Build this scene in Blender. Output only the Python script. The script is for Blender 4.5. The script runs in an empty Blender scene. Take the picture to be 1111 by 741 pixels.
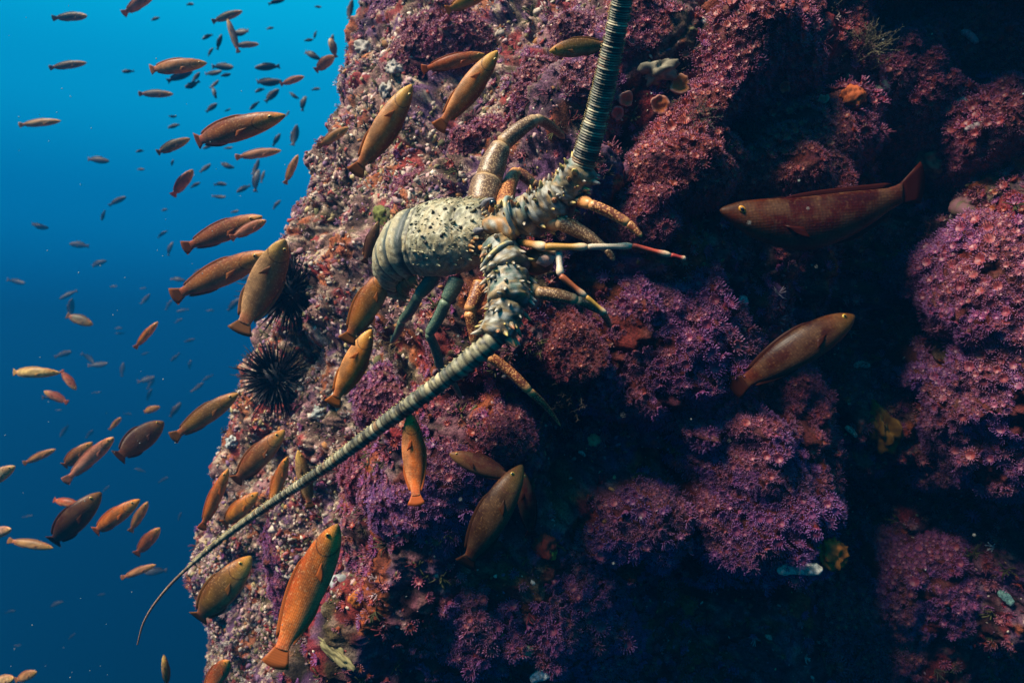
import bpy, math, random
import numpy as np
from mathutils import Vector, Matrix, Quaternion
from mathutils.bvhtree import BVHTree

rng = np.random.default_rng(7)
random.seed(7)
R = math.radians
SC = bpy.context.scene
COL = SC.collection

# ------------------------------------------------------------------ camera
F = 800.0                       # focal length in photo pixels (photo 1111 x 741)
W, H = 1111.0, 741.0
cam_d = bpy.data.cameras.new('camera')
cam_d.sensor_width = 36.0
cam_d.lens = 36.0 * F / W
cam_d.clip_start = 0.02
cam_d.clip_end = 500
cam_d.dof.use_dof = True
cam_d.dof.focus_distance = .98
cam_d.dof.aperture_fstop = 8.0
cam = bpy.data.objects.new('camera', cam_d)
cam.rotation_euler = (R(90), 0, 0)
COL.objects.link(cam)
SC.camera = cam


def P(px, py, d):
    """the place d metres ahead that the photograph shows at px, py"""
    return np.array([(px - W / 2) / F * d, d, (H / 2 - py) / F * d])


def proj(v):
    v = np.asarray(v)
    y = np.maximum(v[..., 1], 1e-3)
    return W / 2 + v[..., 0] / y * F, H / 2 - v[..., 2] / y * F


# ------------------------------------------------------------------ light
SUN_DIR = np.array([-0.50, -0.28, 0.80])
SUN_DIR /= np.linalg.norm(SUN_DIR)
sun_d = bpy.data.lights.new('sun', 'SUN')
sun_d.energy = 5.0
sun_d.angle = R(20)
sun_d.color = (1.0, 0.88, 0.69)
sun = bpy.data.objects.new('sun', sun_d)
sun.rotation_euler = Vector(SUN_DIR).to_track_quat('Z', 'Y').to_euler()
COL.objects.link(sun)

# the open water seen from inside: bright towards the surface, darker below
wd = bpy.data.worlds.new('World')
SC.world = wd
wd.use_nodes = True
nt = wd.node_tree
bg = nt.nodes['Background']
tc = nt.nodes.new('ShaderNodeTexCoord')
sx = nt.nodes.new('ShaderNodeSeparateXYZ')
mr = nt.nodes.new('ShaderNodeMapRange')
mr.inputs['From Min'].default_value = -1
mr.inputs['From Max'].default_value = 1
cr = nt.nodes.new('ShaderNodeValToRGB')
nt.links.new(tc.outputs['Generated'], sx.inputs[0])
nt.links.new(sx.outputs['Z'], mr.inputs['Value'])
nt.links.new(mr.outputs[0], cr.inputs[0])
nt.links.new(cr.outputs[0], bg.inputs[0])
bg.inputs[1].default_value = 0.60
stops = [(0.0, (0.0, 0.003, 0.010)), (0.30, (0.0, 0.012, 0.040)), (0.36, (0.0, 0.018, 0.074)), (0.43, (0.0, 0.036, 0.130)), (0.505, (0.0, 0.084, 0.250)),
         (0.58, (0.0, 0.160, 0.385)), (0.65, (0.0005, 0.26, 0.51)), (0.72, (0.001, 0.37, 0.63)), (0.80, (0.002, 0.42, 0.69)), (1.0, (0.004, 0.42, 0.67))]
el = cr.color_ramp.elements
el[0].position, el[0].color = stops[0][0], (*stops[0][1], 1)
el[1].position, el[1].color = stops[-1][0], (*stops[-1][1], 1)
for p_, c_ in stops[1:-1]:
    e = el.new(p_)
    e.color = (*c_, 1)
cr.color_ramp.interpolation = 'EASE'

SC.view_settings.view_transform = 'Standard'
SC.view_settings.look = 'None'
SC.view_settings.exposure = 1.15
SC.view_settings.gamma = 1.0
SC.render.engine = 'CYCLES'
SC.cycles.max_bounces = 5
SC.cycles.diffuse_bounces = 3
SC.cycles.volume_bounces = 0
SC.cycles.use_denoising = True


# ------------------------------------------------------------------ helpers
def _hash(ix, iy, iz, seed):
    h = (ix.astype(np.uint32) * np.uint32(374761393) + iy.astype(np.uint32) * np.uint32(668265263)
         + iz.astype(np.uint32) * np.uint32(2147483647) + np.uint32(seed * 974711 + 13))
    h = (h ^ (h >> np.uint32(13))) * np.uint32(1274126177)
    h = h ^ (h >> np.uint32(16))
    return (h & np.uint32(0xffff)).astype(np.float32) / 32767.5 - 1.0


def noise(p, scale, seed=0, oct=1, rough=0.5):
    """smooth value noise, -1..1"""
    out = np.zeros(len(p), np.float32)
    amp, tot = 1.0, 0.0
    for o in range(oct):
        q = p * (scale * 2 ** o) + (seed * 17.3 + o * 5.1)
        i = np.floor(q).astype(np.int64)
        f = (q - i).astype(np.float32)
        f = f * f * f * (f * (f * 6 - 15) + 10)
        i = i.astype(np.int32)
        acc = 0
        for dx in (0, 1):
            wx = f[:, 0] if dx else 1 - f[:, 0]
            for dy in (0, 1):
                wy = f[:, 1] if dy else 1 - f[:, 1]
                for dz in (0, 1):
                    wz = f[:, 2] if dz else 1 - f[:, 2]
                    acc = acc + wx * wy * wz * _hash(i[:, 0] + dx, i[:, 1] + dy, i[:, 2] + dz, seed + o)
        out += amp * acc
        tot += amp
        amp *= rough
    return out / tot * 1.5


def cells(p, scale, seed=0):
    """distance to the nearest of scattered points, 0..~1"""
    q = p * scale + seed * 7.7
    i = np.floor(q).astype(np.int32)
    best = np.full(len(p), 9.0, np.float32)
    for dx in (-1, 0, 1):
        for dy in (-1, 0, 1):
            for dz in (-1, 0, 1):
                c = i + np.array([dx, dy, dz], np.int32)
                ox = _hash(c[:, 0], c[:, 1], c[:, 2], seed + 1) * .5 + .5
                oy = _hash(c[:, 0], c[:, 1], c[:, 2], seed + 2) * .5 + .5
                oz = _hash(c[:, 0], c[:, 1], c[:, 2], seed + 3) * .5 + .5
                d = (c[:, 0] + ox - q[:, 0]) ** 2 + (c[:, 1] + oy - q[:, 1]) ** 2 + (c[:, 2] + oz - q[:, 2]) ** 2
                best = np.minimum(best, d.astype(np.float32))
    return np.sqrt(best)


def sstep(a, b, x):
    t = np.clip((x - a) / (b - a), 0, 1)
    return t * t * (3 - 2 * t)


def unit(v):
    v = np.asarray(v, float)
    return v / max(np.linalg.norm(v), 1e-9)


def mesh_np(name, V, T, col=None, smooth=True, mat=None):
    """mesh from arrays: V (n,3), T (m,3) triangles, col (n,3)"""
    V = np.asarray(V, np.float32)
    T = np.asarray(T, np.int32)
    me = bpy.data.meshes.new(name)
    me.vertices.add(len(V))
    me.vertices.foreach_set('co', V.ravel())
    me.loops.add(T.size)
    me.loops.foreach_set('vertex_index', T.ravel())
    me.polygons.add(len(T))
    me.polygons.foreach_set('loop_start', np.arange(0, T.size, 3, dtype=np.int32))
    me.polygons.foreach_set('loop_total', np.full(len(T), 3, np.int32))
    me.polygons.foreach_set('use_smooth', np.full(len(T), smooth, bool))
    me.update(calc_edges=True)
    if col is not None:
        a = me.color_attributes.new('Col', 'FLOAT_COLOR', 'POINT')
        c = np.ones((len(V), 4), np.float32)
        c[:, :3] = col
        a.data.foreach_set('color', c.ravel())
    if mat:
        me.materials.append(mat)
    return me


def obj(name, me, parent=None, label=None, cat=None, group=None, kind=None):
    o = bpy.data.objects.new(name, me)
    COL.objects.link(o)
    if parent:
        o.parent = parent
    if label:
        o['label'] = label
    if cat:
        o['category'] = cat
    if group:
        o['group'] = group
    if kind:
        o['kind'] = kind
    return o


def empty(name, loc, label, cat, group=None):
    o = obj(name, None, None, label, cat, group)
    o.location = loc
    o.empty_display_size = .02
    return o


def grid_tris(nr, nc, wrap=True):
    """triangles of nr rings of nc points"""
    r = np.arange(nr - 1)[:, None]
    c = np.arange(nc if wrap else nc - 1)[None, :]
    a = r * nc + c
    b = r * nc + (c + 1) % nc
    d = a + nc
    e = b + nc
    return np.concatenate([np.stack([a, b, e], -1).reshape(-1, 3), np.stack([a, e, d], -1).reshape(-1, 3)])


def tube(pts, rad, k=10, up=(0, 0, 1), caps=True):
    """a skin round a line of points; rad (n,) or (n,2): along the side and along up"""
    pts = np.asarray(pts, float)
    rad = np.asarray(rad, float)
    if rad.ndim == 1:
        rad = np.stack([rad, rad], 1)
    n = len(pts)
    tan = np.gradient(pts, axis=0)
    tan /= np.maximum(np.linalg.norm(tan, axis=1, keepdims=True), 1e-9)
    u = np.asarray(up, float)
    fr = []
    for t in tan:
        u = u - t * np.dot(u, t)
        if np.linalg.norm(u) < 1e-4:
            u = np.cross(t, [1, .3, .2])
        u = unit(u)
        fr.append((np.cross(u, t), u))
    th = np.arange(k) / k * 2 * np.pi
    V = np.concatenate([pts[i] + rad[i, 0] * np.cos(th)[:, None] * fr[i][0] + rad[i, 1] * np.sin(th)[:, None] * fr[i][1] for i in range(n)])
    T = grid_tris(n, k)
    if caps:
        a, b = len(V), len(V) + 1
        V = np.concatenate([V, pts[:1], pts[-1:]])
        i = np.arange(k)
        j = (i + 1) % k
        T = np.concatenate([T, np.stack([np.full(k, a), j, i], 1), np.stack([np.full(k, b), (n - 1) * k + i, (n - 1) * k + j], 1)])
    return V, T


def spline(pts, n):
    """Catmull-Rom through the rows of pts"""
    p = np.asarray(pts, float)
    p = np.vstack([2 * p[0] - p[1], p, 2 * p[-1] - p[-2]])
    m = len(p) - 3
    t = np.linspace(0, m - 1e-6, n)
    i = t.astype(int)
    f = (t - i)[:, None]
    a, b, c, d = p[i], p[i + 1], p[i + 2], p[i + 3]
    return .5 * (2 * b + (c - a) * f + (2 * a - 5 * b + 4 * c - d) * f ** 2 + (3 * b - a - 3 * c + d) * f ** 3)


def join(parts):
    V, T, C = [], [], []
    o = 0
    for v, t, c in parts:
        V.append(v)
        T.append(np.asarray(t) + o)
        C.append(np.broadcast_to(c, (len(v), 3)))
        o += len(v)
    return np.concatenate(V), np.concatenate(T), np.concatenate(C)


def frames(nrm, spin):
    """rotation matrices with z along nrm"""
    z = nrm / np.linalg.norm(nrm, axis=1, keepdims=True)
    h = np.where(np.abs(z[:, 2:3]) < .9, np.array([[0, 0, 1.]]), np.array([[1., 0, 0]]))
    x = np.cross(h, z)
    x /= np.linalg.norm(x, axis=1, keepdims=True)
    y = np.cross(z, x)
    c, s = np.cos(spin)[:, None], np.sin(spin)[:, None]
    return np.stack([x * c + y * s, y * c - x * s, z], 2)


def scatter(tv, tt, pos, rot, scale):
    """copies of a template joined into one array"""
    n, k = len(pos), len(tv)
    if scale.ndim == 1:
        scale = np.repeat(scale[:, None], 3, 1)
    loc = tv[None] * scale[:, None, :]
    V = np.einsum('nij,nkj->nki', rot, loc) + pos[:, None]
    T = tt[None] + (np.arange(n) * k)[:, None, None]
    return V.reshape(-1, 3), T.reshape(-1, 3)


def ico(level=1):
    import bmesh
    bm = bmesh.new()
    bmesh.ops.create_icosphere(bm, subdivisions=level, radius=1)
    v = np.array([x.co[:] for x in bm.verts])
    bm.verts.ensure_lookup_table()
    t = np.array([[q.index for q in f.verts] for f in bm.faces])
    bm.free()
    return v, t


# ------------------------------------------------------------------ materials
def material(name, rough=.6, spec=.3):
    m = bpy.data.materials.new(name)
    m.use_nodes = True
    b = m.node_tree.nodes['Principled BSDF']
    b.inputs['Roughness'].default_value = rough
    b.inputs['Specular IOR Level'].default_value = spec
    return m, m.node_tree, b


def N(nt, kind, **kw):
    n = nt.nodes.new(kind)
    for k, v in kw.items():
        if k.startswith('i_'):
            n.inputs[k[2:].replace('_', ' ')].default_value = v
        else:
            setattr(n, k, v)
    return n


def mixc(nt, fac, a, b, mode='MIX'):
    n = nt.nodes.new('ShaderNodeMix')
    n.data_type = 'RGBA'
    n.blend_type = mode
    for sock, v in ((n.inputs[0], fac), (n.inputs[6], a), (n.inputs[7], b)):
        if isinstance(v, bpy.types.NodeSocket):
            nt.links.new(v, sock)
        elif isinstance(v, (int, float)):
            sock.default_value = v
        else:
            sock.default_value = (*v, 1)
    return n.outputs[2]


def ramp(nt, val, a, b, lo=0.0, hi=1.0):
    n = nt.nodes.new('ShaderNodeMapRange')
    n.interpolation_type = 'SMOOTHSTEP'
    n.inputs['From Min'].default_value = a
    n.inputs['From Max'].default_value = b
    n.inputs['To Min'].default_value = lo
    n.inputs['To Max'].default_value = hi
    nt.links.new(val, n.inputs['Value'])
    return n.outputs[0]


def bump(nt, b, height, strength, dist):
    n = nt.nodes.new('ShaderNodeBump')
    n.inputs['Strength'].default_value = strength
    n.inputs['Distance'].default_value = dist
    nt.links.new(height, n.inputs['Height'])
    nt.links.new(n.outputs[0], b.inputs['Normal'])


def mat_attr(name, rough=.7, spec=.25, nscale=300, amount=.45, bstr=.5, bdist=.002, sss=0, tone=.60):
    """colour from the mesh's own colour attribute, with fine grain and relief"""
    m, nt, b = material(name, rough, spec)
    at = N(nt, 'ShaderNodeVertexColor', layer_name='Col')
    co = N(nt, 'ShaderNodeTexCoord')
    no = N(nt, 'ShaderNodeTexNoise', i_Scale=nscale, i_Detail=4.0, i_Roughness=.65)
    nt.links.new(co.outputs['Object'], no.inputs['Vector'])
    f = ramp(nt, no.outputs['Fac'], .3, .7, tone * (1 - amount), tone * (1 + amount))
    c = mixc(nt, 1.0, at.outputs[0], f, 'MULTIPLY')
    nt.links.new(c, b.inputs['Base Color'])
    if bstr:
        bump(nt, b, no.outputs['Fac'], bstr, bdist)
    if sss:
        b.inputs['Subsurface Weight'].default_value = sss
        b.inputs['Subsurface Radius'].default_value = (.004, .002, .002)
    return m


M_REEF = mat_attr('reef_rock', .85, .15, 260, .6, .9, .004)
M_CRUST = mat_attr('coralline_crust', .8, .2, 400, .4, .5, .0015, tone=.80)
M_SHELL = mat_attr('lobster_shell', .5, .4, 700, .4, .5, .0010, tone=.84)
M_ANT = mat_attr('antenna_shell', .5, .4, 900, .35, .4, .0006, tone=.78)
M_TENT = mat_attr('anemone_flesh', .45, .35, 500, .2, 0, tone=.52)
M_THING = mat_attr('growth', .7, .25, 500, .35, .5, .001)


def mat_objcol(name, tipmix=.42):
    """anemone flesh: the object's own colour, paler towards tentacle tips (attribute red channel)"""
    m, nt, b = material(name, .45, .35)
    oi = N(nt, 'ShaderNodeObjectInfo')
    at = N(nt, 'ShaderNodeVertexColor', layer_name='Col')
    s = N(nt, 'ShaderNodeSeparateColor')
    nt.links.new(at.outputs[0], s.inputs[0])
    hi = mixc(nt, tipmix, oi.outputs['Color'], (.56, .23, .50))
    lo = mixc(nt, .5, oi.outputs['Color'], (.22, .03, .03))
    c = mixc(nt, 1.0, mixc(nt, s.outputs[0], lo, hi), (.52, .52, .52), 'MULTIPLY')
    nt.links.new(c, b.inputs['Base Color'])
    return m


M_POLYP = mat_objcol('anemone_tentacle')
m, nt_, b_ = material('anemone_column', .5, .35)
oi_ = N(nt_, 'ShaderNodeObjectInfo')
co_ = N(nt_, 'ShaderNodeTexCoord')
no_ = N(nt_, 'ShaderNodeTexNoise', i_Scale=4.0)
nt_.links.new(co_.outputs['Object'], no_.inputs['Vector'])
nt_.links.new(mixc(nt_, ramp(nt_, no_.outputs['Fac'], .3, .7), mixc(nt_, .85, oi_.outputs['Color'], (.20, .03, .008)), mixc(nt_, .85, oi_.outputs['Color'], (.13, .01, .01))), b_.inputs['Base Color'])
M_COLUMN = m


def mat_plain(name, c1, c2, scale=200, rough=.6, spec=.3, bstr=.3, bdist=.001):
    m, nt, b = material(name, rough, spec)
    co = N(nt, 'ShaderNodeTexCoord')
    no = N(nt, 'ShaderNodeTexNoise', i_Scale=scale, i_Detail=3.0)
    nt.links.new(co.outputs['Object'], no.inputs['Vector'])
    nt.links.new(mixc(nt, ramp(nt, no.outputs['Fac'], .35, .65), c1, c2), b.inputs['Base Color'])
    if bstr:
        bump(nt, b, no.outputs['Fac'], bstr, bdist)
    return m


M_URCHIN = mat_plain('urchin_black', (.006, .006, .010), (.010, .008, .012), 300, .45, .18)
M_EYE = mat_plain('eye_black', (.005, .005, .006), (.01, .01, .012), 50, .12, .6, 0)


def mat_fish(name, fin=False):
    """coordinates along the fish: x from tail -.5 to nose .5, z from belly to back"""
    m, nt, b = material(name, .42, .14)
    oi = N(nt, 'ShaderNodeObjectInfo')
    co = N(nt, 'ShaderNodeTexCoord')
    s = N(nt, 'ShaderNodeSeparateXYZ')
    nt.links.new(co.outputs['Object'], s.inputs[0])
    base = oi.outputs['Color']
    hsv = N(nt, 'ShaderNodeHueSaturation', i_Value=1.0)
    nt.links.new(base, hsv.inputs['Color'])
    if fin:
        wv = N(nt, 'ShaderNodeTexWave', i_Scale=26.0, i_Distortion=1.0)
        nt.links.new(co.outputs['Object'], wv.inputs['Vector'])
        rf = N(nt, 'ShaderNodeMath', operation='MULTIPLY')
        nt.links.new(oi.outputs['Alpha'], rf.inputs[0])
        rf.inputs[1].default_value = .5
        red = mixc(nt, rf.outputs[0], base, (.42, .13, .05))
        c = mixc(nt, ramp(nt, wv.outputs['Fac'], .2, .9, 0, .22), red, mixc(nt, .5, red, (.02, .01, .01)))
        nt.links.new(c, b.inputs['Base Color'])
        tr = N(nt, 'ShaderNodeBsdfTranslucent')
        nt.links.new(c, tr.inputs['Color'])
        mx = N(nt, 'ShaderNodeMixShader')
        mx.inputs[0].default_value = .5
        nt.links.new(b.outputs[0], mx.inputs[1])
        nt.links.new(tr.outputs[0], mx.inputs[2])
        nt.links.new(mx.outputs[0], nt.nodes['Material Output'].inputs[0])
        return m
    # head yellow-orange, back darker, belly paler, tail root reddish
    no = N(nt, 'ShaderNodeTexNoise', i_Scale=9.0, i_Detail=4.0)
    nt.links.new(co.outputs['Object'], no.inputs['Vector'])
    back = mixc(nt, 1.0, base, (.50, .34, .34), 'MULTIPLY')
    belly = mixc(nt, .45, base, (.50, .28, .13))
    def times_alpha(f):
        q = N(nt, 'ShaderNodeMath', operation='MULTIPLY', use_clamp=True)
        nt.links.new(f, q.inputs[0])
        nt.links.new(oi.outputs['Alpha'], q.inputs[1])
        return q.outputs[0]
    c = mixc(nt, times_alpha(ramp(nt, s.outputs['Z'], -.005, -.07, 0, 1.6)), base, belly)
    c = mixc(nt, ramp(nt, s.outputs['Z'], .02, .12), c, back)
    head = mixc(nt, ramp(nt, s.outputs['Z'], -.04, .06), (.62, .36, .06), (.60, .15, .02))
    hf = N(nt, 'ShaderNodeMath', operation='MULTIPLY')
    nt.links.new(ramp(nt, s.outputs['X'], .20, .40), hf.inputs[0])
    nt.links.new(oi.outputs['Alpha'], hf.inputs[1])
    c = mixc(nt, hf.outputs[0], c, head)
    tl = N(nt, 'ShaderNodeMath', operation='MULTIPLY')
    nt.links.new(ramp(nt, s.outputs['X'], -.22, -.36), tl.inputs[0])
    nt.links.new(oi.outputs['Alpha'], tl.inputs[1])
    c = mixc(nt, tl.outputs[0], c, (.50, .10, .04))
    c = mixc(nt, ramp(nt, no.outputs['Fac'], .40, .68, 0, .55), c, (.09, .045, .02))
    # gill cover edge and mouth line
    gx = N(nt, 'ShaderNodeMapping')
    gx.inputs['Location'].default_value = (-3.45, 0, .05)
    gx.inputs['Scale'].default_value = (9.6, 0, 11.0)
    nt.links.new(co.outputs['Object'], gx.inputs['Vector'])
    gl = N(nt, 'ShaderNodeVectorMath', operation='LENGTH')
    nt.links.new(gx.outputs[0], gl.inputs[0])
    gd = N(nt, 'ShaderNodeMath', operation='SUBTRACT', use_clamp=False)
    nt.links.new(gl.outputs['Value'], gd.inputs[0])
    gd.inputs[1].default_value = 1.0
    ga = N(nt, 'ShaderNodeMath', operation='ABSOLUTE')
    nt.links.new(gd.outputs[0], ga.inputs[0])
    gm = N(nt, 'ShaderNodeMath', operation='MULTIPLY')
    nt.links.new(ramp(nt, ga.outputs[0], .10, .02, 0, .75), gm.inputs[0])
    nt.links.new(ramp(nt, s.outputs['X'], .36, .33), gm.inputs[1])
    c = mixc(nt, gm.outputs[0], c, (.06, .02, .01))
    n2 = N(nt, 'ShaderNodeTexNoise', i_Scale=58.0, i_Detail=3.0)
    nt.links.new(co.outputs['Object'], n2.inputs['Vector'])
    c = mixc(nt, times_alpha(ramp(nt, n2.outputs['Fac'], .54, .68, 0, .6)), c, (.62, .34, .14))
    # scales: rows of small overlapping cells
    mp = N(nt, 'ShaderNodeMapping')
    mp.inputs['Scale'].default_value = (60, 22, 74)
    nt.links.new(co.outputs['Object'], mp.inputs['Vector'])
    vo = N(nt, 'ShaderNodeTexVoronoi', i_Scale=1.0, i_Randomness=.35)
    nt.links.new(mp.outputs[0], vo.inputs['Vector'])
    sc = ramp(nt, vo.outputs['Distance'], .3, .8, 1.10, .70)
    c = mixc(nt, 1.0, c, sc, 'MULTIPLY')
    nt.links.new(c, b.inputs['Base Color'])
    bump(nt, b, vo.outputs['Distance'], .12, .003)
    return m


M_FISH = mat_fish('fish_skin')
M_FIN = mat_fish('fish_fin', True)
M_IRIS = mat_plain('fish_iris', (.55, .22, .02), (.40, .30, .04), 30, .25, .5, 0)


def mat_leg(name, dark, pale, scale):
    """shell with pale rings and dots"""
    m, nt, b = material(name, .42, .45)
    co = N(nt, 'ShaderNodeTexCoord')
    vo = N(nt, 'ShaderNodeTexVoronoi', i_Scale=scale, i_Randomness=.9)
    nt.links.new(co.outputs['Object'], vo.inputs['Vector'])
    no = N(nt, 'ShaderNodeTexNoise', i_Scale=scale * .12, i_Detail=2.0)
    nt.links.new(co.outputs['Object'], no.inputs['Vector'])
    c = mixc(nt, ramp(nt, vo.outputs['Distance'], .48, .30), dark, pale)
    c = mixc(nt, ramp(nt, no.outputs['Fac'], .45, .7, 0, .6), c, tuple(x * .8 for x in dark))
    at = N(nt, 'ShaderNodeVertexColor', layer_name='Col')
    sj = N(nt, 'ShaderNodeSeparateColor')
    nt.links.new(at.outputs[0], sj.inputs[0])
    c = mixc(nt, ramp(nt, sj.outputs[0], 0, 1, 0, .7), c, tuple(min(.8, x * 1.15) for x in pale))
    nt.links.new(c, b.inputs['Base Color'])
    bump(nt, b, vo.outputs['Distance'], .3, .0006)
    return m


M_LEG_OR = mat_leg('leg_orange', (.16, .038, .012), (.62, .28, .09), 380)
M_LEG_BR = mat_leg('leg_brown', (.12, .055, .022), (.44, .27, .13), 420)
M_LEG_GR = mat_leg('leg_green', (.055, .095, .065), (.13, .17, .10), 330)
M_FEELER = mat_leg('feeler_shell', (.42, .10, .02), (.80, .55, .30), 120)

# ------------------------------------------------------------------ the reef wall
ROWS = [-300, -120, 0, 150, 300, 450, 600, 741, 900, 1150]
EDGE = [478, 448, 420, 366, 332, 268, 242, 230, 216, 200]
RIDGE = [740, 715, 690, 645, 585, 505, 430, 380, 350, 320]
DROW = [.50, .24, .12, .03, .00, .05, .20, .42, .75, 1.2]
DCOL = [6.5, 3.2, 2.05, 1.72, 1.42, 1.20, 1.28, 1.35, 1.27, 1.0, .50]
ctrl = []
for r, py in enumerate(ROWS):
    e, g = EDGE[r], RIDGE[r]
    low = py >= 450
    pxs = [e + (70 if low else 130), e + (14 if low else 36), e, e + 46, (e + g) / 2 + 10, g, g + (1111 - g) * .34, g + (1111 - g) * .68, 1120, 1500, 2500]
    row = []
    for c, px in enumerate(pxs):
        d = DCOL[c] + DROW[r] * ((1.45 if c < 5 and r > 5 else .5 if 5 <= c <= 8 and r in (6, 7) else 1.0) if 1 < c < 9 else .4)
        if c == 7 and 200 < py < 700:
            d += .06
        if c >= 6 and r < 2:                    # the wall leans out over its right side higher up
            d = (1.32, 1.16, 1.02, .92, .50)[c - 6] if r == 0 else (1.34, 1.25, 1.10, .98, .50)[c - 6]
        row.append(P(px, py, d))
    ctrl.append(row)
ctrl = np.array(ctrl)
NU, NV = 640, 620
# dense in the part of the sheet that the photograph shows large
ucoord = np.interp(np.linspace(0, 1, NU), [0, .06, .14, .84, .93, 1], [0, 1, 1.8, 8.0, 9, 10])
vcoord = np.interp(np.linspace(0, 1, NV), [0, .04, .10, .90, .96, 1], [0, 1, 1.8, 7.2, 8, 9])


def cr_axis(p, t):
    p = np.concatenate([2 * p[:1] - p[1:2], p, 2 * p[-1:] - p[-2:-1]])
    i = np.minimum(t.astype(int), len(p) - 4)
    f = (t - i).reshape(-1, *([1] * (p.ndim - 1)))
    a, b, c, d = p[i], p[i + 1], p[i + 2], p[i + 3]
    return .5 * (2 * b + (c - a) * f + (2 * a - 5 * b + 4 * c - d) * f ** 2 + (3 * b - a - 3 * c + d) * f ** 3)


g1 = cr_axis(ctrl, vcoord)                              # NV x 11 x 3
base = cr_axis(np.swapaxes(g1, 0, 1), ucoord)           # NU x NV x 3
base = np.swapaxes(base, 0, 1)                          # NV x NU x 3


def grid_normals(g):
    du = np.gradient(g, axis=1)
    dv = np.gradient(g, axis=0)
    n = np.cross(dv, du)
    n /= np.maximum(np.linalg.norm(n, axis=2, keepdims=True), 1e-12)
    return n


nb = grid_normals(base)
mid = nb[NV // 2, NU // 2]
if mid[1] > 0:
    nb = -nb
UU = np.broadcast_to(ucoord[None, :], (NV, NU)).reshape(-1)
BV = base.reshape(-1, 3)
BN = nb.reshape(-1, 3)
bpx, bpy_ = proj(BV)
front = UU > 2.0

# clumps of anemones: px, py, radius in px, how far it stands out (of its radius), colour, words for the label
MAG, PUR, VIO, RED, PIN = (.54, .06, .15), (.36, .08, .42), (.25, .09, .52), (.58, .06, .03), (.60, .18, .26)
CLUMPS = [
    (785, 78, 74, 1.35, MAG, 'crimson pink', 'on the shaded ledge right of the raised antenna'),
    (848, 178, 66, .75, RED, 'dim red', 'in the round clump below the shaded ledge'),
    (745, 178, 54, 1.1, RED, 'bright orange red', 'in the column right of the raised antenna'),
    (716, 238, 34, .80, MAG, 'bright magenta', 'in the small knob just right of the front leg tips'),
    (742, 372, 84, .62, PUR, 'purple pink', 'in the big mound right of the lobster'),
    (690, 418, 42, .40, PUR, 'plum', 'on the lower flank of the big mound right of the lobster'),
    (800, 520, 96, 1.15, VIO, 'violet', 'in the big triangular mound at lower right of centre'),
    (700, 560, 58, .95, VIO, 'deep violet', 'on the left foot of the big triangular mound'),
    (845, 445, 46, .80, MAG, 'magenta', 'in the knob between the two big mounds'),
    (1066, 295, 76, .55, PUR, 'pale rimmed purple', 'in the clump beside the right edge, under the pink snail'),
    (1090, 455, 104, .5, VIO, 'blue violet', 'in the large dome at the right edge'),
    (557, 470, 32, .80, MAG, 'magenta', 'in the small ball below the lobster'),
    (488, 522, 50, .55, VIO, 'violet', 'in the patch right of the vertical orange fish'),
    (400, 432, 42, .60, PUR, 'mauve', 'in the patch just above the long lower antenna'),
    (398, 500, 34, .55, MAG, 'rose red', 'in the patch just below the long lower antenna'),
    (575, 72, 24, .70, PIN, 'lilac pink', 'in the small knob near the top, left of the raised antenna'),
    (567, 106, 20, .70, MAG, 'pink', 'in the lowest small knob left of the raised antenna'),
    (492, 52, 44, .55, MAG, 'crimson', 'in the patch near the top above the two red brown fish'),
    (612, 30, 30, .50, PIN, 'pink', 'beside the top of the raised antenna'),
    (690, 30, 34, .50, MAG, 'dark rose', 'just right of the top of the raised antenna'),
    (830, 28, 40, .70, RED, 'coral red', 'in the round tuft at the top right of centre'),
    (618, 650, 64, .45, PUR, 'dark purple', 'in the patch low in the middle'),
    (520, 700, 60, .45, PUR, 'dark mauve', 'in the patch at the bottom edge'),
    (310, 610, 40, .45, PUR, 'dusky mauve', 'beside the large orange fish at lower left'),
    (425, 545, 36, .40, VIO, 'purple', 'under the tail of the vertical orange fish'),
    (985, 85, 56, .85, MAG, 'dim crimson', 'in the shaded patch near the top right corner'),
    (640, 85, 26, .50, PIN, 'rose', 'behind the raised antenna'),
    (440, 12, 34, .45, PUR, 'greyish purple', 'at the top edge near the left end of the reef'),
    (505, 150, 28, .45, MAG, 'raspberry', 'above the lobster shell'),
    (455, 205, 26, .40, MAG, 'dark red', 'left of the lobster shell'),
    (625, 385, 34, .50, RED, 'wine red', 'under the lobster front legs'),
    (655, 700, 46, .45, VIO, 'dark violet', 'at the bottom edge right of centre'),
    (930, 690, 50, .1, MAG, 'very dark plum', 'in the black lower right corner'),
    (1060, 40, 48, .8, RED, 'dim brick red', 'in the top right corner'),
    (915, 60, 40, .7, RED, 'dim rust red', 'in the shaded cluster right of the coral red tuft'),
    (1075, 130, 46, .7, MAG, 'dim wine red', 'on the right edge well above the pink snail'),
    (930, 140, 40, .6, MAG, 'dim rose', 'right of the dim red round clump in the shade'),
    (860, 480, 40, .5, MAG, 'dark crimson', 'under the knob between the two big mounds'),
    (1000, 640, 50, .4, PUR, 'faint purple', 'deep in the shade at lower right'),
]
HOLLOWS = [(650, 292, 62, .20), (700, 140, 42, .14), (800, 140, 42, .17), (955, 395, 90, .22), (1010, 150, 60, .10), (505, 425, 34, .10),
           (585, 445, 55, .10), (630, 500, 50, .09), (960, 235, 90, .16), (930, 560, 90, .22), (560, 560, 60, .08), (880, 300, 60, .12),
           (640, 330, 40, .14), (720, 660, 80, .04), (505, 360, 40, .05), (1040, 560, 70, .12), (320, 318, 26, .05), (300, 412, 24, .04),
           (890, 90, 30, .06), (600, 180, 40, .06)]


def base_at(px, py):
    q = (bpx - px) ** 2 + (bpy_ - py) ** 2
    q = np.where(front, q, 1e9)
    i = int(np.argmin(q))
    return BV[i], BN[i]


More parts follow.
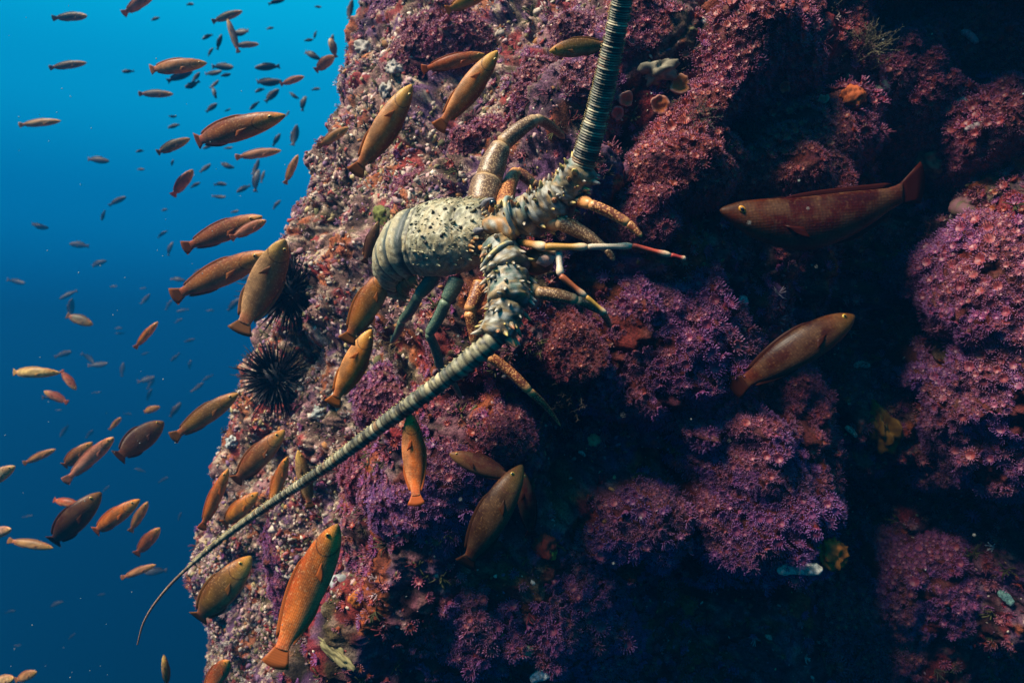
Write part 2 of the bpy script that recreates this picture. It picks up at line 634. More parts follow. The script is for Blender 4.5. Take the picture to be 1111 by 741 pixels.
disp = np.zeros(len(BV), np.float32)
lump = noise(BV, 3.2, 1, 2) * .075 + noise(BV, 8, 2, 2) * .040
edge_keep = sstep(1.0, 2.4, UU) * .45 + .55
disp += lump * edge_keep
cmask = np.full(len(BV), -1, np.int32)
cval = np.zeros(len(BV), np.float32)
wob = 1 + .40 * noise(BV, 12, 5, 3)
lobes = (.5 - cells(BV, 19, 33)) * 1.15 + (.5 - cells(BV, 44, 34)) * .5
clump_pos = []
for k, (px, py, r, h, colr, *_w) in enumerate(CLUMPS):
    c, n = base_at(px, py)
    rad = r / F * c[1]
    d = BV - c
    s = np.linalg.norm(d, axis=1) / rad / wob
    s[~front] = 9
    b = np.sqrt(np.clip(1 - s * s, 0, 1)) ** 1.1
    disp = np.where(b > 0, disp * (1 - .6 * b) + h * rad * b + lobes * min(rad, .07) * .5 * np.sqrt(b), disp)
    up = b > cval
    cmask[up & (s < 1.02)] = k
    cval = np.maximum(cval, b)
for px, py, r, h in HOLLOWS:
    c, n = base_at(px, py)
    rad = r / F * c[1]
    s = np.linalg.norm(BV - c, axis=1) / rad / wob
    s[~front] = 9
    disp -= .95 * h * np.exp(-s * s * 1.6) * (1 - .8 * np.minimum(cval * 1.3, 1))
# knobbly relief
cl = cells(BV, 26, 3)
disp += (.55 - cl) * .030 * (.4 + .6 * sstep(-.3, .4, noise(BV, 6, 8)))
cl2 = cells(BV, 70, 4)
disp += (.5 - cl2) * .0105
disp += noise(BV, 60, 6, 2) * .006 + noise(BV, 190, 7, 1) * .0025
RV = BV + BN * disp[:, None]
reef_grid = RV.reshape(NV, NU, 3)
RN = grid_normals(reef_grid).reshape(-1, 3)
if np.dot(RN[NV // 2 * NU + NU // 2], BN[NV // 2 * NU + NU // 2]) < 0:
    RN = -RN

# colours of the crust: where which kind of growth sits
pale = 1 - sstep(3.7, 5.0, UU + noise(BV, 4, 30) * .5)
n1, n2, n3, n4, n5 = (noise(BV, s, 40 + i, 3) for i, s in enumerate((9, 22, 12, 16, 11)))
nf = noise(BV, 75, 50, 2)


def lerp(a, b, t):
    return a + (np.asarray(b) - a) * t[:, None]


rc = np.tile(np.array([.17, .06, .10]), (len(BV), 1))
rc = lerp(rc, (.10, .018, .022), sstep(-.1, .4, n1) * (1 - .6 * pale))
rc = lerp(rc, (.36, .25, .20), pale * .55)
rc = lerp(rc, (.17, .08, .24), sstep(.1, .4, n5) * .8)
rc = lerp(rc, (.11, .10, .04), sstep(.15, .45, n3) * .75)
rc = lerp(rc, (.38, .20, .24), sstep(.0, .45, n2 + nf * .4) * (.35 + .55 * pale))
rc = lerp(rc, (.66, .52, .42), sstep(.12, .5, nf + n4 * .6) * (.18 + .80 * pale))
rc = lerp(rc, (.45, .10, .02), sstep(.38, .55, n4) * .8)
rc = lerp(rc, (.34, .03, .04), sstep(.4, .55, noise(BV, 19, 61, 2)) * .8)
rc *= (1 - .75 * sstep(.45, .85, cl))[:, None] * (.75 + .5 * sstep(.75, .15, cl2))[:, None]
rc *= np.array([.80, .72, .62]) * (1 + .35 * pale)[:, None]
in_cl = (cmask >= 0) & (cval > .1)
rc[in_cl] = rc[in_cl] * .25 + np.array([.11, .015, .012]) * .75

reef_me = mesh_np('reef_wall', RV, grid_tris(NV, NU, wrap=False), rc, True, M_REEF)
reef = obj('reef_wall', reef_me, kind='structure')
reef['label'] = 'steep reef wall crusted with pink coralline algae and anemones'

step = 2
gi = np.arange(NV * NU).reshape(NV, NU)[::step, ::step]
bvh_q = np.stack([gi[:-1, :-1], gi[:-1, 1:], gi[1:, 1:], gi[1:, :-1]], -1).reshape(-1, 4)
remap = -np.ones(NV * NU, int)
remap[gi.reshape(-1)] = np.arange(gi.size)
BVH = BVHTree.FromPolygons([tuple(v) for v in RV[gi.reshape(-1)].tolist()], remap[bvh_q].tolist())


def on_reef(px, py):
    d = unit(P(px, py, 1))
    h = BVH.ray_cast(Vector((0, 0, 0)), Vector(d))
    if h[0] is None:
        return P(px, py, 1.5), np.array([0, -1., 0])
    n = np.array(h[1])
    if np.dot(n, d) > 0:
        n = -n
    return np.array(h[0]), n


# surface sampling ---------------------------------------------------------
rpx, rpy = proj(RV)
inview = (rpx > -60) & (rpx < 1180) & (rpy > -70) & (rpy < 810) & (UU > 1.2)
q4 = np.arange(NV * NU).reshape(NV, NU)
QA = np.stack([q4[:-1, :-1], q4[:-1, 1:], q4[1:, :-1], q4[1:, 1:]], -1).reshape(-1, 4)
e1 = RV[QA[:, 1]] - RV[QA[:, 0]]
e2 = RV[QA[:, 2]] - RV[QA[:, 0]]
AREA = np.linalg.norm(np.cross(e1, e2), axis=1) * inview[QA[:, 0]]
SMOOTHN = (RN * .5 + BN * .5)


def sample(n, weight):
    w = AREA * weight[QA[:, 0]]
    w = w / w.sum()
    q = rng.choice(len(QA), n, p=w)
    a, b = rng.random(n)[:, None], rng.random(n)[:, None]
    V4 = RV[QA[q]]
    pos = V4[:, 0] * (1 - a) * (1 - b) + V4[:, 1] * a * (1 - b) + V4[:, 2] * (1 - a) * b + V4[:, 3] * a * b
    n_ = SMOOTHN[QA[q, 0]]
    return pos, n_ / np.linalg.norm(n_, axis=1, keepdims=True), QA[q, 0]


def thin(pos, mind):
    """keep points no nearer than mind (per point) to those kept before"""
    cell = mind.max()
    grid, keep = {}, []
    key = np.floor(pos / cell).astype(int)
    P_ = pos.tolist()
    md = mind.tolist()
    for i, k in enumerate(map(tuple, key.tolist())):
        x, y, z = P_[i]
        good = True
        m2 = md[i]
        for dx in (-1, 0, 1):
            for dy in (-1, 0, 1):
                for dz in (-1, 0, 1):
                    for j in grid.get((k[0] + dx, k[1] + dy, k[2] + dz), ()):
                        a, b, c = P_[j]
                        mm = (m2 + md[j]) * .5
                        if (a - x) ** 2 + (b - y) ** 2 + (c - z) ** 2 < mm * mm:
                            good = False
                            break
                    if not good:
                        break
                if not good:
                    break
            if not good:
                break
        if good:
            grid.setdefault(k, []).append(i)
            keep.append(i)
    return np.array(keep)


# ------------------------------------------------------------------ anemones
def polyp_body(k):
    prof = [(.45, -.5), (.52, -.1), (.72, .20), (.80, .30), (.62, .27), (.30, .12), (.12, .02)]
    th = np.arange(k) / k * 2 * np.pi
    V = np.concatenate([np.stack([r * np.cos(th), r * np.sin(th), np.full(k, z)], 1) for r, z in prof] + [np.array([[0, 0, -.05]])])
    T = grid_tris(len(prof), k)
    i = np.arange(k) + (len(prof) - 1) * k
    T = np.concatenate([T, np.stack([i, np.roll(i, -1), np.full(k, len(V) - 1)], 1)])
    return V, T


def polyp_crown(seed, rings, simple=False):
    g = np.random.default_rng(seed)
    V, T, C = [], [], []
    o = 0
    for n, rad, z0, ln, tilt in rings:
        for i in range(n):
            a = (i + g.uniform(-.25, .25)) / n * 2 * np.pi
            tl = tilt + g.uniform(-.4, .4)
            L = ln * g.uniform(.75, 1.2)
            out = np.array([np.cos(a), np.sin(a), 0])
            side = np.array([-np.sin(a), np.cos(a), 0])
            d = out * np.sin(tl) + np.array([0, 0, np.cos(tl)])
            d2 = unit(d + out * g.uniform(-.1, .5) + side * g.uniform(-.6, .6))
            p0 = out * rad + np.array([0, 0, z0])
            p1 = p0 + d * L * .5
            p2 = p1 + d2 * L * .5
            if simple:
                pts, rr, tt = [p0, p2], [.075, .095], [0, 1]
            else:
                pts, rr, tt = [p0, p1, p2], [.075, .055, .085], [0, .4, 1]
            b1 = unit(np.cross(d, side))
            for p, r_, t_ in zip(pts, rr, tt):
                for j in range(3):
                    w = j / 3 * 2 * np.pi
                    V.append(p + (side * np.cos(w) + b1 * np.sin(w)) * r_)
                    C.append(t_)
            m_ = len(pts)
            V.append(pts[-1] + d2 * .06)
            C.append(1)
            for s_ in range(m_ - 1):
                for j in range(3):
                    a0, b0 = o + s_ * 3 + j, o + s_ * 3 + (j + 1) % 3
                    T += [(a0, b0, b0 + 3), (a0, b0 + 3, a0 + 3)]
            for j in range(3):
                T.append((o + (m_ - 1) * 3 + j, o + (m_ - 1) * 3 + (j + 1) % 3, o + m_ * 3))
            o = len(V)
    return np.array(V), np.array(T), np.array(C)


HI_RINGS = [(19, .82, .28, .52, .85), (14, .66, .27, .46, .25)]
LO_RINGS = [(12, .82, .28, .55, .75), (7, .62, .25, .46, .2)]
wt = np.where(cmask >= 0, 1.0, 0.0) * (cval > .12) * (noise(BV, 17, 69, 2) > -.62)
pos, nrm, vi = sample(90000, wt)
ck = cmask[vi]
prad = (.0048 + .0072 * rng.random(len(pos)) ** 1.6) * (1 + .25 * noise(pos, 13, 68, 1)) * np.array([1.0 if CLUMPS[k][2] > 36 else .8 for k in ck])
keep = thin(pos, prad * 1.38)
pos, nrm, vi, prad = pos[keep], nrm[keep], vi[keep], prad[keep]
# a looser sprinkling over the rest of the wall
w2 = np.where(cmask < 0, 1.0, 0) * (.15 + sstep(-.1, .5, noise(BV, 7, 70))) * (.07 + .93 * sstep(3.6, 5.0, UU))
pos2, nrm2, vi2 = sample(4200, w2)
r2 = rng.uniform(.006, .011, len(pos2))
kp = thin(pos2, r2 * 1.7)
pos2, nrm2, vi2, r2 = pos2[kp], nrm2[kp], vi2[kp], r2[kp]
ck1 = cmask[vi]
pcol = np.array([CLUMPS[k][4] for k in ck1]) * rng.uniform(.4, .9, (len(pos), 1)) * rng.uniform(.85, 1.15, (len(pos), 3))
tone = noise(pos, 22, 71)
pcol = np.where((tone > .25)[:, None], pcol * .6 + np.array([.50, .13, .04]) * .4, pcol)
px_, py_ = proj(pos)
facing = -(nrm * (pos / np.linalg.norm(pos, axis=1, keepdims=True))).sum(1)
size = prad / pos[:, 1] * F * np.clip(facing, 0, 1) * ((px_ > 8) & (px_ < 1103) & (py_ > 8) & (py_ < 733))
size *= rng.uniform(.9, 1.1, len(size))
# seen from the camera?
order = np.argsort(-size)
chosen, per = [], {}
for i in order:
    k = int(ck1[i])
    if per.get(k, 0) >= 26 or size[i] <= 0:
        continue
    pc = pos[i] + nrm[i] * prad[i]
    dl = float(np.linalg.norm(pc))
    h = BVH.ray_cast(Vector((0, 0, 0)), Vector(pc / dl), dl - .004)
    if h[0] is not None:
        continue
    per[k] = per.get(k, 0) + 1
    chosen.append(int(i))
    if len(chosen) == 292:
        break
chosen_set = np.zeros(len(pos), bool)
chosen_set[chosen] = True
bv, bt = polyp_body(12)
BODY_ME = mesh_np('anemone_column', bv, bt, None, True, M_COLUMN)
CROWN_ME = []
for s_ in range(5):
    v_, t_, c_ = polyp_crown(100 + s_, HI_RINGS)
    CROWN_ME.append(mesh_np('tentacle_crown', v_, t_, np.stack([c_, c_, c_], 1), True, M_POLYP))
spin = rng.uniform(0, 6.28, len(pos))
ROT = frames(nrm + rng.normal(0, .22, nrm.shape), spin)
for n_, i in enumerate(chosen):
    k = int(ck1[i])
    a_obj = obj('anemone', BODY_ME, None, f'small {CLUMPS[k][5]} anemone {CLUMPS[k][6]}', 'anemone', f'anemones {CLUMPS[k][6]}')
    M4 = Matrix.Translation(Vector(pos[i] + nrm[i] * prad[i] * .3)) @ Matrix(ROT[i].tolist()).to_4x4() @ Matrix.Diagonal((prad[i], prad[i], prad[i] * random.uniform(.8, 1.3), 1))
    a_obj.matrix_world = M4
    a_obj.color = (*pcol[i], 1)
    c_obj = obj('tentacle_crown', CROWN_ME[n_ % 5], a_obj, kind='stuff')
    c_obj.color = (*pcol[i], 1)
# the rest as one carpet
rest = ~chosen_set
pr = np.concatenate([pos[rest], pos2])
nr_ = np.concatenate([nrm[rest], nrm2])
rr_ = np.concatenate([prad[rest], r2])
pal2 = np.array([MAG, RED, PIN, PUR, (.50, .14, .04)])[rng.integers(0, 5, len(pos2))] * rng.uniform(.6, 1.1, (len(pos2), 1))
cc_ = np.concatenate([pcol[rest], pal2])
ro_ = frames(nr_ + rng.normal(0, .22, nr_.shape), rng.uniform(0, 6.28, len(pr)))
sets = []
bvl, btl = polyp_body(7)
var = rng.integers(0, 4, len(pr))
for s_ in range(4):
    sel = var == s_
    v_, t_, c_ = polyp_crown(200 + s_, LO_RINGS, True)
    tv = np.concatenate([bvl, v_])
    tt = np.concatenate([btl, t_ + len(bvl)])
    n_ = int(sel.sum())
    V_, T_ = scatter(tv, tt, pr[sel] + nr_[sel] * rr_[sel, None] * .3, ro_[sel], rr_[sel])
    body_c = cc_[sel] * .4 + np.array([.40, .06, .02]) * .5
    tip = cc_[sel] * .58 + np.array([.56, .23, .50]) * .42
    low = cc_[sel] * .5 + np.array([.22, .03, .03]) * .5
    crown_c = low[:, None] * (1 - c_)[None, :, None] + tip[:, None] * c_[None, :, None]
    C_ = np.concatenate([np.repeat(body_c[:, None], len(bvl), 1), crown_c], 1).reshape(-1, 3)
    sets.append((V_, T_, C_))
V_, T_, C_ = join(sets)
carpet = obj('anemone_carpet', mesh_np('anemone_carpet', V_, T_, C_, True, M_TENT), kind='stuff')
carpet['label'] = 'dense carpet of tiny pink and purple anemones on the reef'
print('polyps', len(pos), len(pos2), 'carpet tris', len(T_))

# ------------------------------------------------------------------ crust nodules and coralline tufts
iv, it = ico(1)
ivv = iv * (1 + .40 * noise(iv, 1.7, 80)[:, None])
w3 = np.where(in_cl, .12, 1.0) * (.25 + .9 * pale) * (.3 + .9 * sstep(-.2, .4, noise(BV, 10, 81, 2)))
pn, nn, vn = sample(36000, w3)
sn = rng.uniform(.0016, .0052, len(pn)) * (.8 + .5 * pale[vn]) * rng.choice([.7, 1, 1.5], len(pn), p=[.5, .38, .12])
PAL = np.array([(.66, .54, .46), (.50, .32, .32), (.34, .17, .20), (.24, .13, .24), (.32, .06, .05), (.42, .33, .17), (.14, .13, .06), (.40, .18, .07), (.15, .06, .08)])
pw = pale[vn]
idx = np.where(rng.random(len(pn)) < .25 + .5 * pw, rng.choice(9, len(pn), p=[.33, .22, .12, .05, .06, .12, .04, .04, .02]), rng.choice(9, len(pn), p=[.03, .08, .14, .14, .22, .03, .12, .10, .14]))
cn = PAL[idx] * rng.uniform(.5, 1.25, (len(pn), 1)) * np.array([1, .97, .90])
scl = sn[:, None] * rng.uniform(.5, 1.6, (len(pn), 3)) * np.array([1, 1, .8])
V_, T_ = scatter(ivv, it, pn, frames(nn + rng.normal(0, .3, nn.shape), rng.uniform(0, 6.28, len(pn))), scl)
o_ = obj('coralline_crust', mesh_np('coralline_crust', V_, T_, np.repeat(cn, len(ivv), 0), True, M_CRUST), kind='stuff')
o_['label'] = 'knobbly pink and cream coralline crust over the rock'


def tuft(seed, n, spread, seg=3):
    g = np.random.default_rng(seed)
    parts = []
    for i in range(n):
        d = unit(np.array([g.normal(0, spread), g.normal(0, spread), 1]))
        p = np.array([0, 0, -.1])
        pts = [p]
        for s_ in range(seg):
            d = unit(d + g.normal(0, .28, 3))
            p = p + d * g.uniform(.22, .45)
            pts.append(p)
        rad = np.linspace(.07, .045, len(pts))
        parts.append((*tube(pts, rad, 4), np.zeros(3)))
    v, t, _ = join(parts)
    return v, t


def tufts(name, label, count, weight, smin, smax, pal, templ, seed):
    pn, nn, vn = sample(count, weight)
    s = rng.uniform(smin, smax, count)
    cs = np.array(pal)[rng.integers(0, len(pal), count)] * rng.uniform(.7, 1.2, (count, 1))
    var = rng.integers(0, len(templ), count)
    out = []
    for k, (tv, tt) in enumerate(templ):
        m_ = var == k
        V_, T_ = scatter(tv, tt, pn[m_], frames(nn[m_] + rng.normal(0, .25, (m_.sum(), 3)), rng.uniform(0, 6.28, m_.sum())), s[m_])
        hgt = np.clip(tv[:, 2], 0, 1)
        cc = (cs[m_][:, None] * (.55 + .6 * hgt)[None, :, None]).reshape(-1, 3)
        out.append((V_, T_, cc))
    V_, T_, C_ = join(out)
    o = obj(name, mesh_np(name, V_, T_, C_, True, M_CRUST), kind='stuff')
    o['label'] = label


tufts('coralline_tuft_cover', 'branched pale pink coralline algae tufts on the lit side of the reef', 1900, np.where(in_cl, .02, 1) * (.08 + pale) * sstep(-.3, .3, noise(BV, 12, 85)), .008, .019,
      [(.62, .42, .42), (.46, .22, .26), (.66, .56, .50), (.40, .20, .34)], [tuft(s, 7, .55) for s in (1, 2, 3)], 1)
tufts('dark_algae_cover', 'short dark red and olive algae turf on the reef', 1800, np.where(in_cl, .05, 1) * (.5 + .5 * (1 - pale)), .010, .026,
      [(.16, .02, .03), (.10, .09, .03), (.20, .05, .08), (.07, .05, .03)], [tuft(s, 8, .8) for s in (5, 6, 7)], 2)

# ------------------------------------------------------------------ the spiny lobster
lob = empty('spiny_lobster', P(495, 260, 1.03), 'large spiny lobster with mottled grey green shell clinging to the reef wall', 'lobster')
LC = P(493, 259, 1.02)
FW = unit([.86, -.42, .03])
DO = np.array([-.42, -.72, .50])
DO = unit(DO - FW * np.dot(DO, FW))
SI = np.cross(FW, DO)                # towards the bottom of the picture
if SI[2] > 0:
    SI = -SI


def lobj(name, me, parent=None, kind=None, label=None):
    """a part whose mesh is in world places: keep it there under the lobster"""
    o = obj(name, me, parent or lob, kind=kind)
    if label:
        o['label'] = label
    root = Vector(P(495, 260, 1.03))
    me.transform(Matrix.Translation(-root))
    return o


def B(f, s, u):
    return LC + FW * f + SI * s + DO * u


def ring_loft(stations, k=72):
    """stations: (centre, half width, dorsal height, ventral height, axis dir)"""
    th = np.arange(k) / k * 2 * np.pi
    V = []
    for c, w, hd, hv, up in stations:
        cs, sn = np.cos(th), np.sin(th)
        u = np.where(sn > 0, hd, hv) * np.sign(sn) * np.abs(sn) ** .9
        s = w * np.sign(cs) * np.abs(cs) ** .8
        V.append(c + SI * s[:, None] + up * u[:, None])
    return np.concatenate(V), grid_tris(len(stations), k), np.tile(th, len(stations))


def shellcol(V, basec, seed):
    a = noise(V, 38, seed, 3)
    b = noise(V, 120, seed + 1, 2)
    c = noise(V, 300, seed + 2, 1)
    col = np.tile(np.array(basec), (len(V), 1))
    col = lerp(col, (.20, .185, .11), sstep(.05, .5, a) * .8)
    col = lerp(col, (.33, .27, .15), sstep(.15, .5, b) * .7)
    col = lerp(col, (.46, .42, .28), sstep(.35, .6, c) * .8)
    col = lerp(col, (.03, .03, .025), sstep(.46, .62, -c) * .6)
    return col


# carapace
xs = np.linspace(0, 1, 84)
fpos = -.056 + xs * .134
wid = np.interp(xs, [0, .05, .3, .6, .8, .93, 1], [.0500, .0525, .0565, .0530, .0450, .0360, .0270])
hd = np.interp(xs, [0, .05, .3, .6, .8, .93, 1], [.0430, .0455, .0500, .0470, .0400, .0320, .0230])
hv = np.interp(xs, [0, .3, 1], [.030, .034, .018])
st = [(B(f, 0, 0), w, a, b, DO) for f, w, a, b in zip(fpos, wid, hd, hv)]
V, T, th = ring_loft(st, 110)
f_all = np.repeat(xs, 110)
ndir = np.cos(th)[:, None] * SI + np.sin(th)[:, None] * DO
gro = np.exp(-((f_all - .56 - .10 * np.cos(th) ** 2) / .022) ** 2) * (np.sin(th) > .1)     # the neck groove
rimr = np.exp(-((f_all - .055) / .014) ** 2)
sock = sum(np.exp(-((f_all - .90) / .075) ** 2 - ((th - a) / .26) ** 2) for a in (np.pi / 2 - .62, np.pi / 2 + .62))
dz = -.0035 * gro - .0022 * rimr + noise(V, 130, 90, 2) * .0013 + noise(V, 50, 91, 2) * .0012 + (.55 - cells(V, 210, 92)) * .0012 - sock * .003
V = V + ndir * dz[:, None]
rim2 = np.concatenate([V[:110].mean(0)[None], V[-110:].mean(0)[None]])
nV = len(V)
V = np.concatenate([V, rim2])
i = np.arange(110)
T = np.concatenate([T, np.stack([i, (i + 1) % 110, np.full(110, nV)], 1), np.stack([i + nV - 110, (i + 1) % 110 + nV - 110, np.full(110, nV + 1)], 1)])
SHELL_BVH = BVHTree.FromPolygons([tuple(q) for q in V.tolist()], T.tolist())


def on_shell(px, py):
    d = Vector(unit(P(px, py, 1)))
    h = SHELL_BVH.ray_cast(Vector((0, 0, 0)), d)
    if h[0] is None:
        h = SHELL_BVH.find_nearest(Vector(P(px, py, .96)))
    n = np.array(h[1])
    return np.array(h[0]), n if np.dot(n, np.array(h[0])) < 0 else -n


EYES = [(536, 219), (521, 268)]
C = shellcol(V, (.36, .28, .145), 93)
for px, py in EYES:
    C = lerp(C, (.03, .022, .018), sstep(.017, .008, np.linalg.norm(V - on_shell(px - 4, py)[0], axis=1)))
C[:nV] = lerp(C[:nV], (.025, .022, .02), np.clip(sock * .0 + gro * .35 + rimr * .8, 0, 1))
C[:nV] = lerp(C[:nV], (.42, .22, .07), sstep(.93, 1, f_all) * .6)
side_ = np.clip(np.abs(np.cos(th)), 0, 1)
C[:nV] = lerp(C[:nV], (.20, .20, .15), sstep(.6, 1, side_) * .5)
lobj('carapace', mesh_np('carapace', V, T, C, True, M_SHELL))


def cone(p, d, ln, r, k=6, c0=(.2, .2, .13), c1=(.6, .45, .18)):
    d = unit(d)
    pts = np.array([p - d * ln * .25, p + d * ln * .3, p + d * ln * .75, p + d * ln])
    v, t = tube(pts, [r, r * .8, r * .4, r * .08], k)
    cc = np.concatenate([np.tile(np.array(c0), (k * 2, 1)), np.tile(np.array(c1), (k * 2, 1)), [c0], [c1]])
    return v, t, cc


def carapace_at(x, a):
    w = np.interp(x, xs, wid)
    h = np.interp(x, xs, hd)
    sn, cs = np.sin(a), np.cos(a)
    return B(-.056 + x * .134, w * np.sign(cs) * abs(cs) ** .8, h * abs(sn) ** .9), unit(np.cos(a) * SI + np.sin(a) * DO)


sp = []
g = np.random.default_rng(3)
for _ in range(300):
    x = g.uniform(.08, .98)
    a = g.uniform(.15, 2.9)
    p, n = carapace_at(x, a)
    big = g.random() < .12 + .2 * (x > .7)
    ln = g.uniform(.0045, .0085) if big else g.uniform(.0016, .0034)
    dark = g.random() < .05
    sp.append(cone(p, n * .55 + FW * .85, ln, ln * .36, 5, (.06, .055, .04) if dark else (.2, .19, .12), (.02, .018, .016) if dark else (.50, .42, .22)))
for px, py in ((470, 231), (483, 227), (494, 228), (507, 226), (467, 247), (489, 239), (462, 263), (479, 256), (492, 241), (515, 228), (500, 247), (476, 279)):
    p, n = on_shell(px, py)
    sp.append(cone(p, n * .9 + FW * .5, .0042, .0030, 7, (.06, .05, .035), (.03, .025, .02)))
v, t, c = join(sp)
lobj('spine_cover', mesh_np('spine_cover', v, t, c, True, M_SHELL), kind='stuff')
# horns over the eyes and the eyes themselves
for sgn in (-1, 1):
    a = np.pi / 2 - sgn * .46
    p, n = carapace_at(.83, a)
    pts = spline([p - n * .004, p + n * .003 + FW * .006, p + n * .006 + FW * .013, p + n * .007 + FW * .020], 12)
    v, t = tube(pts, np.interp(np.linspace(0, 1, 12), [0, .4, 1], [.0065, .0048, .0006]), 12)
    cc = lerp(np.tile(np.array((.16, .15, .14)), (len(v), 1)), (.07, .06, .09), np.clip(np.linspace(0, 1, len(v)), 0, 1))
    lobj('horn', mesh_np('horn', v, t, cc, True, M_SHELL))
    q, n = on_shell(*EYES[0 if sgn < 0 else 1])
    tip = q + n * .0095 + FW * .002
    v, t = tube(spline([q - n * .006, q + n * .003, tip], 8), np.linspace(.0034, .0042, 8), 12)
    stalk = lobj('eye_stalk', mesh_np('eye_stalk', v, t, np.tile(np.array((.50, .20, .05)), (len(v), 1)), True, M_SHELL))
    ev, et = ico(3)
    me = mesh_np('eye', ev * .0052 + tip + n * .003, et, None, True, M_EYE)
    e = lobj('eye', me)
    e.parent = stalk
    br = []
    u_ = unit(np.cross(n, [0, 0, 1]))
    w_ = np.cross(n, u_)
    for j in range(13):
        w = j / 13 * 6.283
        rr_ = .0125
        pp = q + (u_ * np.cos(w) + w_ * np.sin(w)) * rr_ - n * .002
        br.append(cone(pp, n + FW * .5 + g.normal(0, .25, 3), g.uniform(.004, .009), .0028, 5, (.34, .15, .04), (.74, .50, .24)))
    v, t, c = join(br)
    lobj('brow', mesh_np('brow', v, t, c, True, M_SHELL), kind='stuff')

# abdomen: bands curling away behind the carapace
ac = B(-.052, 0, -.001)
back, dn = -FW, -DO
up = DO.copy()
pos_, ang = ac.copy(), .05
seg_n = 6
wseg = [.0520, .0500, .0475, .044, .040, .034]
for sgi in range(seg_n):
    stn = []
    L = .0235
    m = 10
    for q in range(m):
        t_ = q / (m - 1)
        aa = ang + .20 * t_
        dirn = back * np.cos(aa) + dn * np.sin(aa)
        upv = DO * np.cos(aa) + back * np.sin(aa)
        c = pos_ + dirn * L * t_
        w = np.interp(t_, [0, 1], [wseg[sgi], wseg[min(sgi + 1, 5)]]) * (1 + .07 * sstep(.5, 1, np.array(t_)) - .16 * sstep(.30, .05, np.array(t_)))
        stn.append((c, w, w * .86, w * .45, upv))
    last_dir = dirn
    pos_ = pos_ + dirn * L * .86
    ang += .20
    V, T, th = ring_loft(stn, 80)
    tt = np.repeat(np.linspace(0, 1, m), 80)
    V = V + noise(V, 160, 95 + sgi, 2)[:, None] * .0008 * (np.cos(th)[:, None] * SI + np.sin(th)[:, None] * DO)
    C = shellcol(V, (.34, .27, .15), 110 + sgi * 3)
    C = lerp(C, (.055, .075, .065), sstep(.12, .34, tt) * sstep(.70, .42, tt) * (.45 + .45 * sstep(-.3, .4, np.cos(th))))
    C = lerp(C, (.40, .33, .18), sstep(.76, .90, tt) * .75)
    C = lerp(C, (.022, .034, .034), sstep(.56, .30, tt) * .88)
    o_ = lobj('abdomen_segment', mesh_np('abdomen_segment', V, T, C, True, M_SHELL))
    # side plates with an orange fringe along the lower edge
    fr = []
    for j in range(9):
        t_ = (j + .5) / 9
        c, w, a_, b_, upv = stn[int(t_ * (m - 1))]
        p = c + SI * w * .93 - upv * w * .22
        fr.append((*tube(spline([p, p + SI * .006 - upv * .008, p + SI * .005 - upv * .020 + last_dir * g.normal(.002, .003)], 5), [.0013, .0012, .0010, .0008, .0003], 5), np.array((.48, .20, .07)) * g.uniform(.6, 1.2)))
    v, t, c = join(fr)
    f_ = lobj('fringe', mesh_np('fringe', v, t, c, True, M_SHELL), kind='stuff')
    f_.parent = o_
for k in range(5):
    a = (k - 2) * .36
    d = unit(last_dir * np.cos(a) + SI * np.sin(a))
    pts = spline([pos_, pos_ + d * .025, pos_ + d * .045], 8)
    v, t = tube(pts, np.stack([np.interp(np.linspace(0, 1, 8), [0, .6, 1], [.006, .015, .006]), np.full(8, .002)], 1), 12, up=np.cross(d, SI) if k != 9 else DO)
    lobj('tail_fan', mesh_np('tail_fan', v, t, shellcol(v, (.14, .13, .09), 130 + k), True, M_SHELL))


# antennae: three thick spiny segments and a long ringed whip
def ant_col(V, seed):
    a = noise(V, 70, seed, 2)
    b = noise(V, 170, seed + 1, 2)
    col = np.tile(np.array((.25, .19, .10)), (len(V), 1))
    col = lerp(col, (.11, .155, .12), sstep(-.05, .35, a))
    col = lerp(col, (.05, .045, .04), sstep(.2, .5, -a) * .8)
    col = lerp(col, (.42, .40, .34), sstep(.15, .45, b) * .8)
    col = lerp(col, (.45, .25, .08), sstep(.3, .5, noise(V, 110, seed + 3, 1)) * .6)
    col = lerp(col, (.03, .03, .03), sstep(.35, .55, -b) * .8)
    return col


